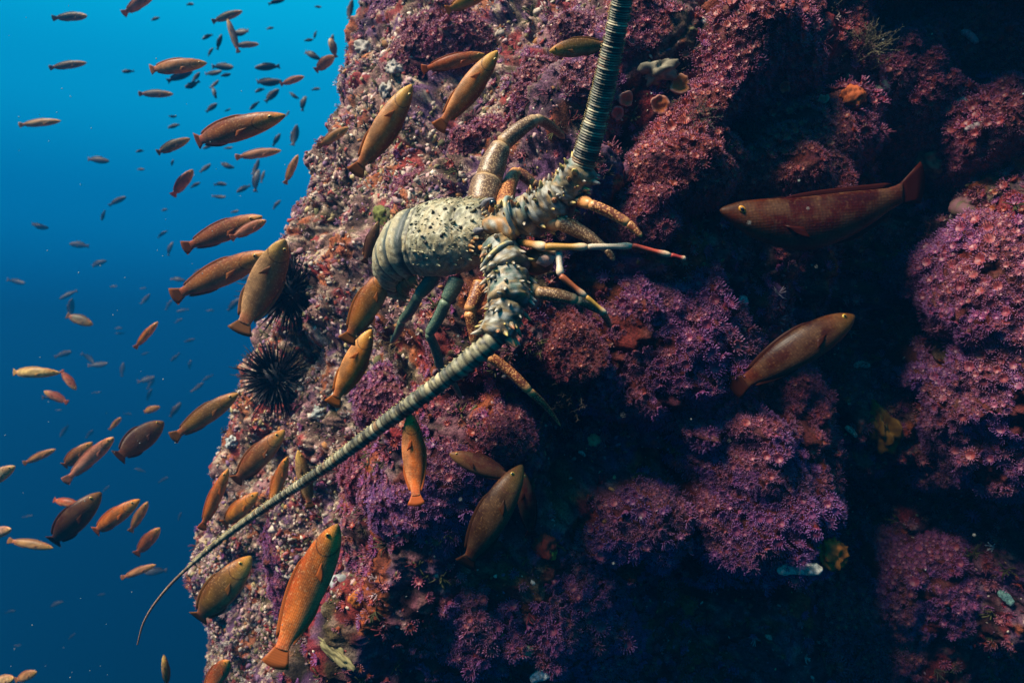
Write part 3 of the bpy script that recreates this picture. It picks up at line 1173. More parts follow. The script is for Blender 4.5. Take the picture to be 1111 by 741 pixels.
def antenna(seg, whip, n_rings, seed, whipdark):
    g = np.random.default_rng(seed)
    base = P(*seg[0][:3])
    root = empty('antenna', (0, 0, 0), None, None)
    root.parent = lob
    root.location = Vector(base) - Vector(P(495, 260, 1.03))

    def aobj(name, me, kind=None):
        o = obj(name, me, root, kind=kind)
        me.transform(Matrix.Translation(-Vector(base)))
        return o
    for a, b in zip(seg[:-1], seg[1:]):
        A, Bp = P(*a[:3]), P(*b[:3])
        ra, rb = a[3] / F * a[2], b[3] / F * b[2]
        n = 26
        t_ = np.linspace(0, 1, n)
        d = Bp - A
        pts = A + d * (t_ * 1.10 - .05)[:, None]
        rad = ra + (rb - ra) * t_
        rad = rad * np.interp(t_, [0, .06, .16, .5, .84, .94, 1], [.55, .84, .95, .96, 1.07, 1.0, .6])
        v, t = tube(pts, rad, 30)
        ax = unit(d)
        vn = v - (A + np.outer((v - A) @ ax, ax))
        vn /= np.maximum(np.linalg.norm(vn, axis=1, keepdims=True), 1e-6)
        fold = np.sin((v - A) @ ax * 420 + noise(v, 30, seed) * 3)
        v = v + vn * (noise(v, 75, seed, 3) * .0014 + (.5 - cells(v, 150, seed)) * .0020 + (.5 - cells(v, 330, seed + 1)) * .0020 + fold * .0003)[:, None]
        aobj('antenna_segment', mesh_np('antenna_segment', v, t, ant_col(v, seed + 5), True, M_ANT))
        # spines
        s_ = []
        ns = 40
        for q in range(ns):
            tt = g.uniform(.05, 1.0)
            p = A + d * tt
            r_ = ra + (rb - ra) * tt
            o_ = g.normal(0, 1, 3)
            o_ = unit(o_ - ax * np.dot(o_, ax))
            ln = g.uniform(.004, .0125) * (1.3 if tt > .8 else 1)
            yel = g.random()
            s_.append(cone(p + o_ * r_ * .95, o_ + ax * g.uniform(.3, .9), ln, ln * .34, 6,
                           (.22, .17, .10), (.70, .50, .14) if yel < .35 else (.62, .52, .40) if yel < .75 else (.45, .16, .06)))
        v, t, c = join(s_)
        aobj('spine_cover', mesh_np('antenna_spines', v, t, c, True, M_ANT), 'stuff')
        seed += 1
    # whip
    ctrlp = np.array([np.append(P(*w[:3]), w[3] / F * w[2]) for w in whip])
    n = n_rings * 4
    cur = spline(ctrlp, 2400)
    ds = np.append(0, np.cumsum(np.linalg.norm(np.diff(cur[:, :3], axis=0), axis=1)))
    wgt = np.append(0, np.cumsum(np.diff(ds) / np.maximum(cur[1:, 3], .0012)))
    wgt /= wgt[-1]
    cur = np.stack([np.interp(np.linspace(0, 1, n), wgt, cur[:, j]) for j in range(4)], 1)
    ringr = np.tile([1.07, 1.03, .99, .95], n_rings)
    ringr = ringr * np.repeat(1 + g.normal(0, .03, n_rings), 4)
    v, t = tube(cur[:, :3], np.maximum(cur[:, 3], .0006) * ringr, 14)
    kinds = g.random(n_rings)
    pal_ = np.array([(.035, .035, .03), (.10, .115, .10), (.24, .25, .20), (.46, .43, .33), (.20, .12, .07)])
    pr_ = [.34, .34, .20, .05, .07] if whipdark else [.22, .24, .28, .18, .08]
    rcx = pal_[g.choice(5, n_rings, p=pr_)]
    q4_ = np.repeat(rcx, 4, 0)
    q4_[2::4] = q4_[2::4] * .5 + np.array((.40, .37, .29)) * (.22 if whipdark else .5)
    q4_[3::4] *= .30
    cc = np.concatenate([np.repeat(q4_, 14, 0), q4_[:1], q4_[-1:]])
    cc = cc * (1 + .45 * noise(v, 330, seed, 2))[:, None]
    cc = lerp(cc, (.05, .055, .045), sstep(.1, .45, noise(v, 60, seed + 2, 3)) * .7)
    cc = lerp(cc, (.42, .40, .28), sstep(.2, .5, noise(v, 95, seed + 4, 3)) * (.2 if whipdark else .6))
    thin_ = sstep(.0032, .0016, np.append(np.repeat(cur[:, 3], 14), [cur[0, 3], cur[-1, 3]]))
    cc = lerp(cc, (.40, .24, .20), thin_ * .7)
    cc = cc * np.array([1.12, .98, .76])
    cc *= np.append(np.repeat(np.tile([1.25, 1.15, .95, .32], n_rings), 14), [1, 1])[:, None]
    fl = aobj('flagellum', mesh_np('flagellum', v, t, np.clip(cc, 0, 1), True, M_ANT))
    # a row of fine bristles along each edge
    br = []
    for q in range(6, n - 8, 3):
        if cur[q, 3] < .0028:
            continue
        ax = unit(cur[q + 2, :3] - cur[q - 2, :3])
        view = unit(cur[q, :3])
        sd = unit(np.cross(ax, view))
        for sg in (-1, 1):
            if g.random() < .25:
                continue
            p = cur[q, :3] + sd * sg * cur[q, 3] * 1.0
            br.append(cone(p, sd * sg * .9 + ax * .9 + g.normal(0, .15, 3), .0028, .0009, 4, (.35, .25, .10), (.62, .46, .18)))
    v, t, c = join(br)
    bo = obj('bristle_cover', mesh_np('bristle_cover', v, t, c, True, M_ANT), root, kind='stuff')
    bo.data.transform(Matrix.Translation(-Vector(base)))


antenna([(546, 241, .955, 19), (582, 232, .925, 24), (612, 213, .90, 22), (633, 180, .875, 17)],
        [(629, 188, .878, 12), (638, 160, .865, 12.5), (651, 112, .84, 11.6), (663, 58, .81, 10.8), (675, 0, .78, 10.2), (684, -70, .74, 9.5), (690, -150, .70, 8.5)], 130, 11, True)
antenna([(540, 262, .945, 20), (552, 296, .925, 25), (552, 330, .905, 22), (538, 366, .895, 18)],
        [(543, 362, .895, 12), (520, 382, .90, 11.5), (474, 418, .92, 9.6), (420, 457, .95, 8.2), (350, 509, 1.0, 5.8), (290, 549, 1.05, 4.2), (240, 585, 1.10, 2.8),
         (195, 624, 1.15, 1.7), (170, 652, 1.18, 1.3), (156, 675, 1.20, 1.0), (149, 699, 1.22, .7)], 270, 23, False)

# plates between the antennae
pts = spline([P(528, 243, .95), P(545, 246, .935), P(560, 256, .925)], 10)
v, t = tube(pts, np.interp(np.linspace(0, 1, 10), [0, .5, 1], [.010, .013, .008]), 16)
v = v + noise(v, 120, 140, 2)[:, None] * .004 * unit([0, -1, .3])
lobj('head_plate', mesh_np('head_plate', v, t, lerp(ant_col(v, 141), (.42, .20, .06), sstep(-.2, .3, noise(v, 150, 142, 2))), True, M_ANT))
for sgn, (px, py) in ((1, (557, 234)), (-1, (541, 278))):
    # pale blue hinge rim at the root of each antenna
    c = P(px, py, .93)
    d = unit(P(px + 22, py - 8 if sgn > 0 else py + 25, .92) - c)
    u = unit(np.cross(d, [0, 1, 0]))
    w = np.cross(u, d)
    th = np.linspace(0, 2 * np.pi, 25)[:-1]
    ringp = c + (np.cos(th)[:, None] * u + np.sin(th)[:, None] * w) * .0235
    ringp = np.vstack([ringp, ringp[:1]])
    v, t = tube(ringp, np.full(25, .0030), 8, up=d)
    cc = lerp(np.tile(np.array((.26, .30, .26)), (len(v), 1)), (.60, .46, .18), sstep(.1, .3, noise(v, 120, 145)))
    lobj('antenna_hinge', mesh_np('antenna_hinge', v, t, cc, True, M_ANT))


def leg(pts, mat, flat=1.0):
    """pts: px, py, d, radius px, one per joint; each stretch a segment of its own"""
    base = P(*pts[0][:3])
    root = empty('leg', (0, 0, 0), None, None)
    root.parent = lob
    root.location = Vector(base) - Vector(P(495, 260, 1.03))
    for j, (a, b) in enumerate(zip(pts[:-1], pts[1:])):
        A, Bp = P(*a[:3]), P(*b[:3])
        ra, rb = a[3] / F * a[2], b[3] / F * b[2]
        n = 18
        t_ = np.linspace(0, 1, n)
        last = j == len(pts) - 2
        sagv = unit(np.cross(Bp - A, [0, 1, 0])) * np.linalg.norm(Bp - A) * .035
        p_ = A + (Bp - A) * (t_ * 1.04 - .02)[:, None] + sagv * np.sin(t_ * np.pi)[:, None]
        rad = (ra + (rb - ra) * t_) * np.interp(t_, [0, .05, .12, .45, .86, .95, 1], [.6, .86, .92, 1.0, 1.0 if not last else .9, .9 if not last else .5, .6 if not last else .12])
        v, t = tube(p_, np.stack([rad, rad * flat], 1), 18, up=(0, -1, .2))
        v = v + noise(v, 120, j, 2)[:, None] * .0007 * unit([.2, -1, .4])
        jt = np.append(np.repeat(np.maximum(sstep(.80, .93, t_), sstep(.14, .04, t_)), 18), [1, 1])
        o = obj('leg_segment', mesh_np('leg_segment', v, t, np.stack([jt, jt, jt], 1), True, mat), root)
        o.data.transform(Matrix.Translation(-Vector(base)))


# far side
leg([(524, 226, 1.03, 19), (530, 196, 1.05, 17), (545, 157, 1.06, 10.5), (582, 129, 1.07, 6.5), (612, 150, 1.16, 4)], M_LEG_BR)
leg([(548, 228, 1.0, 12), (560, 186, 1.10, 6.5), (578, 199, 1.10, 5.5), (600, 216, 1.10, 4.5)], M_LEG_OR)
leg([(560, 240, .98, 11), (598, 216, .98, 9), (640, 222, .855, 6.5), (682, 243, .845, 5.5), (696, 257, .84, 2.8)], M_LEG_OR)
leg([(570, 246, .98, 12), (606, 240, .90, 11), (658, 271, .885, 4), (666, 283, .885, 3.0)], M_LEG_BR)
# near side
leg([(472, 296, 1.03, 9), (454, 320, 1.05, 6.5), (436, 348, 1.10, 5), (424, 372, 1.16, 3)], M_LEG_GR)
leg([(496, 302, 1.0, 10), (484, 326, 1.0, 7.5), (465, 362, 1.02, 5.5), (477, 398, 1.07, 5), (500, 432, 1.14, 2.5)], M_LEG_GR)
leg([(522, 306, .98, 10), (509, 338, .97, 7.5), (516, 372, .98, 6.5), (530, 386, .97, 6.5), (574, 424, .97, 5), (608, 462, 1.02, 1.5)], M_LEG_OR)
leg([(560, 304, .95, 9), (582, 318, .92, 8.5), (626, 326, .91, 6), (652, 338, .93, 4.5), (662, 356, .97, 2.5)], M_LEG_BR)


def feeler(pts):
    base = P(*pts[0][:3])
    root = empty('antennule', (0, 0, 0), None, None)
    root.parent = lob
    root.location = Vector(base) - Vector(P(495, 260, 1.03))
    for j, (a, b) in enumerate(zip(pts[:-1], pts[1:])):
        A, Bp = P(*a[:3]), P(*b[:3])
        ra, rb = a[3] / F * a[2], b[3] / F * b[2]
        t_ = np.linspace(0, 1, 12)
        p_ = A + (Bp - A) * t_[:, None]
        rad = (ra + (rb - ra) * t_) * np.interp(t_, [0, .1, .6, .88, 1], [.8, 1, .85, 1.25, .7])
        v, t = tube(p_, rad, 10)
        c = np.array(a[4] if len(a) > 4 else (.45, .12, .03))
        cc = np.tile(c, (len(v), 1))
        cc = lerp(cc, (.75, .55, .34), np.append(np.repeat(sstep(.6, .9, t_), 10), [0, 1]) * .8)
        o = obj('feeler_segment', mesh_np('feeler_segment', v, t, cc, True, M_ANT), root)
        o.data.transform(Matrix.Translation(-Vector(base)))


feeler([(560, 262, .95, 4.5, (.45, .20, .05)), (592, 268, .88, 4.6, (.50, .24, .04)), (638, 268, .87, 3.6, (.58, .46, .32)), (686, 267, .865, 3.4, (.45, .05, .02)), (728, 277, .86, 2.8, (.38, .03, .02)), (744, 281, .86, 2.4)])
feeler([(585, 268, .94, 4.2, (.45, .20, .06)), (606, 272, .885, 4.2, (.60, .48, .36)), (608, 299, .87, 3.8, (.42, .10, .03)), (636, 322, .87, 2.9, (.55, .28, .04)), (658, 340, .87, 2.0)])

# mouth part: an orange bowl with a pale knob
pts = spline([P(566, 284, .965), P(582, 284, .95), P(598, 281, .94)], 12)
v, t = tube(pts, np.interp(np.linspace(0, 1, 12), [0, .5, .9, 1], [.014, .018, .015, .006]), 18)
mo = lobj('mouthpart', mesh_np('mouthpart', v, t, lerp(np.tile(np.array((.36, .13, .03)), (len(v), 1)), (.14, .05, .02), sstep(0, .4, noise(v, 90, 150))), True, M_ANT))
v = iv * .0105 * (1 + .2 * noise(iv, 2, 151)[:, None]) * np.array([1.2, .9, .8]) + P(592, 282, .928)
k_ = lobj('mouth_pad', mesh_np('mouth_pad', v, it, np.tile(np.array((.66, .42, .34)), (len(v), 1)), True, M_ANT))
k_.parent = mo

# ------------------------------------------------------------------ fish


def fish_profile(fat=1.0):
    x = np.array([.500, .490, .470, .44, .40, .34, .26, .16, .05, -.06, -.16, -.25, -.31, -.36, -.39])
    h = np.array([.004, .018, .033, .052, .072, .093, .113, .127, .130, .121, .103, .079, .060, .050, .052]) * fat
    w = np.array([.004, .014, .024, .036, .047, .057, .064, .066, .063, .056, .045, .031, .021, .014, .010])
    cz = np.array([-.012, -.012, -.011, -.010, -.008, -.006, -.004, -.003, -.002, 0, 0, 0, 0, 0, 0])
    return x, h, w, cz


def bend_fish(V, b):
    V = np.array(V, float)
    x = V[:, 0].copy()
    if b == 9:                                   # tail swung up instead of sideways
        V[:, 2] += .42 * (x - .12) ** 2 + .12 * np.clip(x - .12, 0, 1)
        return V
    off = b * (x - .1) ** 2
    V[:, 1] += off
    V[:, 0] -= np.sign(x - .1) * abs(b) * .25 * (x - .1) ** 2
    return V


def fish_body(n, k, b, fat=1.0):
    x, h, w, cz = fish_profile(fat)
    s = np.linspace(0, len(x) - 1, n)
    j = np.arange(len(x))
    X, Hh, Ww, Cz = (spline(np.stack([x, h, w, cz], 1), n)).T
    th = np.arange(k) / k * 2 * np.pi
    V = np.concatenate([np.stack([np.full(k, X[i]), Ww[i] * np.cos(th) * (1 - .12 * np.abs(np.sin(th)) ** 3), Cz[i] + Hh[i] * np.sin(th)], 1) for i in range(n)])
    T = grid_tris(n, k)[:, ::-1]
    a, bb = len(V), len(V) + 1
    V = np.concatenate([V, [[.502, 0, -.012]], [[-.392, 0, 0]]])
    i = np.arange(k)
    T = np.concatenate([T, np.stack([np.full(k, a), i, (i + 1) % k], 1), np.stack([np.full(k, bb), (n - 1) * k + (i + 1) % k, (n - 1) * k + i], 1)])
    return bend_fish(V, b), T


def fin_solid(root, tip, b, th=.004, m=4):
    """a thin solid fin between a root line and a tip line"""
    root, tip = np.array(root, float), np.array(tip, float)
    n = len(root)
    L = []
    for side in (-1, 1):
        for q in range(m):
            f = q / (m - 1)
            p = root + (tip - root) * f
            p = p + np.array([0, side * th * (1 - .8 * f), 0])
            L.append(p)
    V = np.concatenate(L)
    a = grid_tris(m, n, False)
    T = [a, a[:, ::-1] + m * n]
    rim = [i for i in range(n)] + [q * n + n - 1 for q in range(1, m)] + [(m - 1) * n + i for i in range(n - 2, -1, -1)] + [q * n for q in range(m - 2, 0, -1)]
    for u, v in zip(rim, rim[1:] + rim[:1]):
        T.append(np.array([(u, u + m * n, v), (v, u + m * n, v + m * n)]))
    return bend_fish(V, b), np.concatenate(T)


FISH_ME = []
for b in (0.0, .55, -.55, 9):
    d = {}
    v, t = fish_body(34, 22, b)
    d['body'] = mesh_np('fish_body', v, t, None, True, M_FISH)
    zz = np.linspace(-1, 1, 9)
    v, t = fin_solid([(-.375, 0, z * .048) for z in zz], [(-.5 + .022 * abs(z) ** 2, 0, z * .100) for z in zz], b)
    d['tail_fin'] = mesh_np('tail_fin', v, t, None, True, M_FIN)
    xx = np.linspace(.20, -.32, 14)
    px_f, ph, _, _ = fish_profile()
    hh = np.interp(xx, px_f[::-1], ph[::-1])
    lift = np.interp(xx, [-.32, -.28, 0, .14, .20], [.006, .017, .020, .018, .003])
    v, t = fin_solid([(x, 0, z * .96) for x, z in zip(xx, hh)], [(x - .025, 0, z + l) for x, z, l in zip(xx, hh, lift)], b)
    d['dorsal_fin'] = mesh_np('dorsal_fin', v, t, None, True, M_FIN)
    xx = np.linspace(-.04, -.32, 9)
    hh = np.interp(xx, px_f[::-1], ph[::-1])
    lift = np.interp(xx, [-.32, -.28, -.10, -.04], [.006, .016, .016, .003])
    v, t = fin_solid([(x, 0, -z * .96) for x, z in zip(xx, hh)], [(x - .03, 0, -z - l) for x, z, l in zip(xx, hh, lift)], b)
    d['anal_fin'] = mesh_np('anal_fin', v, t, None, True, M_FIN)
    for side in (-1, 1):
        r_ = [(.215 - .012 * i, side * (.062 + .0012 * i), -.015 - .008 * i) for i in range(5)]
        t__ = [(.125 - .008 * i, side * (.074 + .002 * i), -.014 - .016 * i) for i in range(5)]
        v, t = fin_solid(r_, t__, 0, .0025)
        v = bend_fish(v, b)
        d['pectoral_fin', side] = mesh_np('pectoral_fin', v, t, None, True, M_FIN)
        ev, et = ico(2)
        d['eye', side] = mesh_np('fish_eye', bend_fish(ev * np.array([.0185, .010, .0185]) + np.array([.405, side * .0425, .022]), b), et, None, True, M_IRIS)
        d['pupil', side] = mesh_np('fish_pupil', bend_fish(ev * np.array([.0105, .006, .0105]) + np.array([.406, side * .0500, .022]), b), et, None, True, M_EYE)
    FISH_ME.append(d)


def fish_matrix(T_, H_, flip=False, roll=0.0, hscale=1.0):
    ax = H_ - T_
    L = np.linalg.norm(ax)
    X = ax / L
    view = unit((T_ + H_) / 2)
    Y = view - X * np.dot(view, X)
    Y = unit(Y)
    Z = np.cross(X, Y)
    if (Z[2] < 0) != flip:
        Z, Y = -Z, -Y
    q = Matrix(np.stack([X, Y, Z], 1).tolist())
    q = q @ Matrix.Rotation(R(roll), 3, 'X')
    return Matrix.Translation(Vector((T_ + H_) / 2)) @ q.to_4x4() @ Matrix.Diagonal((L, L * (.5 + .5 * hscale), L * hscale, 1))


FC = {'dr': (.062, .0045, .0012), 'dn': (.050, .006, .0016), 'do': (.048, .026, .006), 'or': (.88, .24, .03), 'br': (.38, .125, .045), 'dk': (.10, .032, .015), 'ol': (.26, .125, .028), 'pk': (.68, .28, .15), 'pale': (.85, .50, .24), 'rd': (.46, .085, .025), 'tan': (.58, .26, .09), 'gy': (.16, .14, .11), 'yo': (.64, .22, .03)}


def fish(tx, ty, hx, hy, hpx, d, colr, label, bend=0, roll=0, flip=False, dd=0.0, group='fish swimming along the reef'):
    T_, H_ = P(tx, ty, d - dd / 2), P(hx, hy, d + dd / 2)
    Lp = math.hypot(hx - tx, hy - ty)
    Lr = np.linalg.norm(H_ - T_) / d * F
    root = empty('fish', (0, 0, 0), label, 'fish', group)
    root.matrix_world = fish_matrix(T_, H_, flip, roll, min(1.5, (hpx / Lr) / .295))
    me = FISH_ME[bend if bend else random.choice((0, 0, 1, 2))]
    c = .68 * np.array(FC[colr]) * np.array([random.uniform(.85, 1.15), random.uniform(.8, 1.2), random.uniform(.8, 1.2)])
    for key in ('body', 'tail_fin', 'dorsal_fin', 'anal_fin', ('pectoral_fin', -1), ('pectoral_fin', 1)):
        o = obj(key if isinstance(key, str) else key[0], me[key], root)
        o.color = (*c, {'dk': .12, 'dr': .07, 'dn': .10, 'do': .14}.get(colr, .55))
    for side in (-1, 1):
        e = obj('eye', me['eye', side], root)
        obj('pupil', me['pupil', side], e)
    return root


G1, G2 = 'fish in the open water', 'fish swimming close over the reef'
FISHES = [
    # open water, top down
    (133, 16, 170, -10, 13, 2.6, 'pk', 'pinkish fish leaving the frame at the top left', 0, 0, False, 0, G1),
    (58, 20, 97, 17, 10, 3.4, 'gy', 'dim greenish fish at the very top left, level in open water', 0, 0, False, 0, G1),
    (53, 74, 94, 68, 9, 3.4, 'gy', 'slim dim fish under the topmost left fish', 0, 0, False, 0, G1),
    (154, 77, 224, 68, 17, 2.0, 'pk', 'pink orange fish with pale head high in the blue water', 0, 0, False, 0, G1),
    (150, 102, 188, 102, 9, 3.2, 'gy', 'small grey fish just under the pink orange one', 0, 0, False, 0, G1),
    (20, 136, 66, 131, 9, 2.9, 'pale', 'pale bellied fish alone near the left edge, upper water', 0, 0, False, 0, G1),
    (192, 160, 306, 125, 29, 1.50, 'br', 'large brown fish with yellow cheek, biggest in the upper water', 0, 0, False, -.1, G1),
    (166, 168, 206, 150, 12, 2.4, 'gy', 'blue grey fish half hidden behind the tail of the large brown fish', 0, 0, False, 0, G1),
    (255, 171, 305, 163, 11, 2.5, 'pk', 'slim pinkish fish under the large brown fish', 0, 0, False, 0, G1),
    (230, 24, 263, 12, 9, 3.5, 'gy', 'grey fish of a crossing pair at the top', 0, 0, False, 0, G1),
    (259, 58, 247, 20, 8, 3.5, 'gy', 'upright grey fish of a crossing pair at the top', 0, 0, False, 0, G1),
    (254, 50, 281, 48, 7, 4.0, 'gy', 'little level grey fish at the foot of the crossing pair', 0, 0, False, 0, G1),
    (341, 78, 363, 60, 13, 3.0, 'br', 'small brown fish near the top of the reef edge', 0, 0, False, 0, G1),
    (364, 62, 358, 40, 9, 3.4, 'gy', 'dull green fish just above the small brown one by the reef edge', 0, 0, False, 0, G1),
    (304, 92, 330, 83, 8, 3.2, 'tan', 'small tan fish in the crowd left of the reef top', 0, 0, False, 0, G1),
    (187, 213, 209, 184, 14, 2.7, 'br', 'stubby brown fish pointing up, alone left of centre water', 0, 25, False, 0, G1),
    (198, 270, 284, 234, 25, 1.75, 'br', 'orange brown fish with a second fish across its head', 0, 0, False, -.1, G1),
    (250, 259, 290, 238, 13, 1.65, 'pk', 'small pinkish fish overlapping the head of an orange brown fish', 0, 0, False, 0, G1),
    (186, 323, 291, 273, 31, 1.60, 'br', 'long brown fish with gold cheek just below the overlapping pair', 0, 0, False, -.1, G1),
    (258, 364, 312, 258, 40, 1.50, 'br', 'large net patterned brown fish standing on its tail at the reef edge', 1, 0, True, 0, G2),
    (146, 378, 171, 349, 9, 2.6, 'or', 'small orange fish slanting upward in mid water', 0, 0, False, 0, G1),
    (4, 404, 64, 404, 13, 2.2, 'pale', 'pale orange level fish near the left edge at mid height', 0, 0, False, 0, G1),
    (186, 476, 258, 426, 23, 1.8, 'ol', 'olive fish with yellow green head touching the reef edge', 0, 0, False, 0, G1),
    (121, 502, 176, 457, 33, 1.9, 'dk', 'broad dark brown fish with translucent tail, lower water', 0, 0, False, .1, G1),
    (72, 521, 126, 471, 17, 2.0, 'pk', 'orange pink fish slanting upward in front of a brown one', 0, 0, False, 0, G1),
    (63, 511, 99, 480, 16, 2.15, 'br', 'brown fish mostly hidden behind the slanting orange pink fish', 0, 0, False, 0, G1),
    (25, 503, 60, 487, 9, 2.9, 'tan', 'small tan fish near the left edge, lower water', 0, 0, False, 0, G1),
    (-28, 532, 16, 505, 17, 2.0, 'pale', 'pale orange fish cut by the left edge', 0, 0, False, 0, G1),
    (-30, 586, 16, 572, 14, 2.2, 'pale', 'whitish fish cut by the left edge, lower down', 0, 0, False, 0, G1),
    (46, 600, 107, 535, 31, 1.8, 'dk', 'dark brown fish pointing up to the right at lower left', 0, 0, False, 0, G1),
    (8, 586, 58, 594, 11, 2.3, 'tan', 'dull tan fish behind the tail of the dark brown fish', 0, 0, False, 0, G1),
    (52, 541, 92, 549, 10, 2.3, 'rd', 'reddish fish behind the head of the dark brown fish', 0, 0, False, 0, G1),
    (93, 584, 150, 542, 20, 1.9, 'or', 'bright orange fish at lower left', 0, 0, False, 0, G1),
    (141, 577, 160, 544, 11, 2.6, 'tan', 'small tan fish right of the bright orange one', 0, 0, False, 0, G1),
    (147, 602, 173, 572, 15, 2.5, 'rd', 'small pinkish red fish right of the bright orange one', 0, 0, False, 0, G1),
    (131, 627, 169, 612, 9, 2.8, 'tan', 'slim brown fish lowest in the open water', 0, 0, False, 0, G1),
    (16, 738, 40, 728, 15, 2.2, 'tan', 'tan fish at the bottom left corner', 0, 0, False, 0, G1),
    (-12, 742, 18, 734, 12, 2.4, 'pale', 'pale fish cut by the bottom left corner', 0, 0, False, 0, G1),
    (153, 448, 173, 441, 8, 3.4, 'tan', 'tiny orange brown fish above the broad dark brown one', 0, 0, False, 0, G1),
    (119, 466, 132, 452, 6, 3.6, 'tan', 'tiny tan fish left of the broad dark brown one', 0, 0, False, 0, G1),
    (66, 402, 83, 423, 9, 3.6, 'rd', 'small dark reddish fish diving behind the pale orange level fish', 0, 0, False, 0, G1),
    (74, 437, 48, 424, 10, 3.6, 'rd', 'small dark reddish fish facing left at lower left', 0, 0, False, 0, G1),
    (72, 342, 101, 352, 12, 3.4, 'gy', 'teal grey fish at mid left', 0, 0, False, 0, G1),
    (309, 200, 323, 168, 9, 2.3, 'tan', 'small tan fish upright against the reef edge', 0, 0, False, 0, G1),
    # over the reef
    (384, 190, 448, 93, 31, 1.15, 'yo', 'gold fish with orange head pointing up, left of the lobster tail', 0, 0, True, 0, G2),
    (474, 141, 541, 56, 27, 1.10, 'yo', 'dull gold fish slanting up above the lobster', 0, 0, True, 0, G2),
    (453, 77, 528, 58, 17, 1.15, 'rd', 'slim dark red fish above the dull gold fish', 0, 0, False, 0, G2),
    (662, 48, 596, 55, 22, 1.0, 'ol', 'dark olive fish behind the top of the raised antenna', 0, 0, False, 0, G2),
    (480, 14, 534, -12, 17, 1.3, 'or', 'orange fish cut by the top edge over the reef', 0, 0, False, 0, G2),
    (345, 159, 378, 138, 12, 1.62, 'tan', 'small tan fish lying close to the left upper reef', 0, 0, False, 0, G2),
    (395, 286, 410, 240, 14, 1.2, 'dk', 'dark maroon fish just left of the lobster tail', 0, 0, False, 0, G2),
    (375, 372, 421, 292, 32, 1.12, 'yo', 'olive gold fish pointing up, left below the lobster', 0, 0, False, 0, G2),
    (360, 440, 404, 358, 29, 1.15, 'or', 'orange fish with dark tail under the olive gold one', 0, 0, True, 0, G2),
    (247, 531, 308, 466, 27, 1.45, 'br', 'brown fish with reddish tail above the antenna at the left reef', 0, 0, False, 0, G2),
    (218, 575, 247, 508, 16, 1.5, 'or', 'slim orange fish upright at the reef edge beside the antenna', 0, 0, False, 0, G2),
    (236, 575, 279, 534, 20, 1.5, 'or', 'orange fish crossing behind the thin part of the antenna', 0, 0, False, 0, G2),
    (292, 552, 312, 493, 15, 1.35, 'yo', 'yellow orange fish upright behind the middle of the antenna', 0, 0, False, 0, G2),
    (337, 552, 324, 488, 17, 1.3, 'ol', 'olive brown fish crossing under the middle of the antenna', 0, 0, False, 0, G2),
    (452, 550, 446, 445, 28, .95, 'or', 'orange fish hanging upright just below the long antenna', 0, 0, False, 0, G2),
    (203, 686, 270, 604, 38, 1.35, 'ol', 'olive brown fish with orange tail at lower left of the reef', 0, 0, False, 0, G2),
    (300, 717, 368, 560, 44, 1.05, 'or', 'largest bright orange fish, head up, at the lower left', 0, 0, False, 0, G2),
    (222, 752, 250, 712, 22, 1.3, 'rd', 'red orange fish cut by the bottom edge', 0, 0, False, 0, G2),
    (182, 748, 178, 710, 9, 1.9, 'ol', 'slim olive fish at the bottom edge by the reef foot', 0, 0, False, 0, G2),
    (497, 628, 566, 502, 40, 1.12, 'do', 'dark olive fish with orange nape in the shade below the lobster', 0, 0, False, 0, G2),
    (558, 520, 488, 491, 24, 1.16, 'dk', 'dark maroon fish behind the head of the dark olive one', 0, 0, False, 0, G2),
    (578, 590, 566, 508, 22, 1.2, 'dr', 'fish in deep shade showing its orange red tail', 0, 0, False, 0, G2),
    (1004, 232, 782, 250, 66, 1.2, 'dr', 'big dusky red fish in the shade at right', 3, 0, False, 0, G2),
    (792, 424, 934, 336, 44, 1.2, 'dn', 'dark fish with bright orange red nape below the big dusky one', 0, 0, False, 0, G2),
]
for f in FISHES:
    fish(*f)

# far-off fish: many small silhouettes deep in the blue
def low_fish(b):
    v, t = fish_body(12, 8, b)
    zz = np.linspace(-1, 1, 4)
    a = fin_solid([(-.37, 0, z * .045) for z in zz], [(-.5 + .03 * (1 - abs(z)), 0, z * .10) for z in zz], b, m=2)
    xx = np.linspace(.18, -.30, 5)
    px_f, ph, _, _ = fish_profile()
    hh = np.interp(xx, px_f[::-1], ph[::-1])
    c = fin_solid([(x, 0, z * .9) for x, z in zip(xx, hh)], [(x - .03, 0, z + .03) for x, z in zip(xx, hh)], b, m=2)
    V, T, _ = join([(v, t, np.zeros(3)), (*a, np.zeros(3)), (*c, np.zeros(3))])
    return mesh_np('far_fish', V, T, None, True, M_FISH)


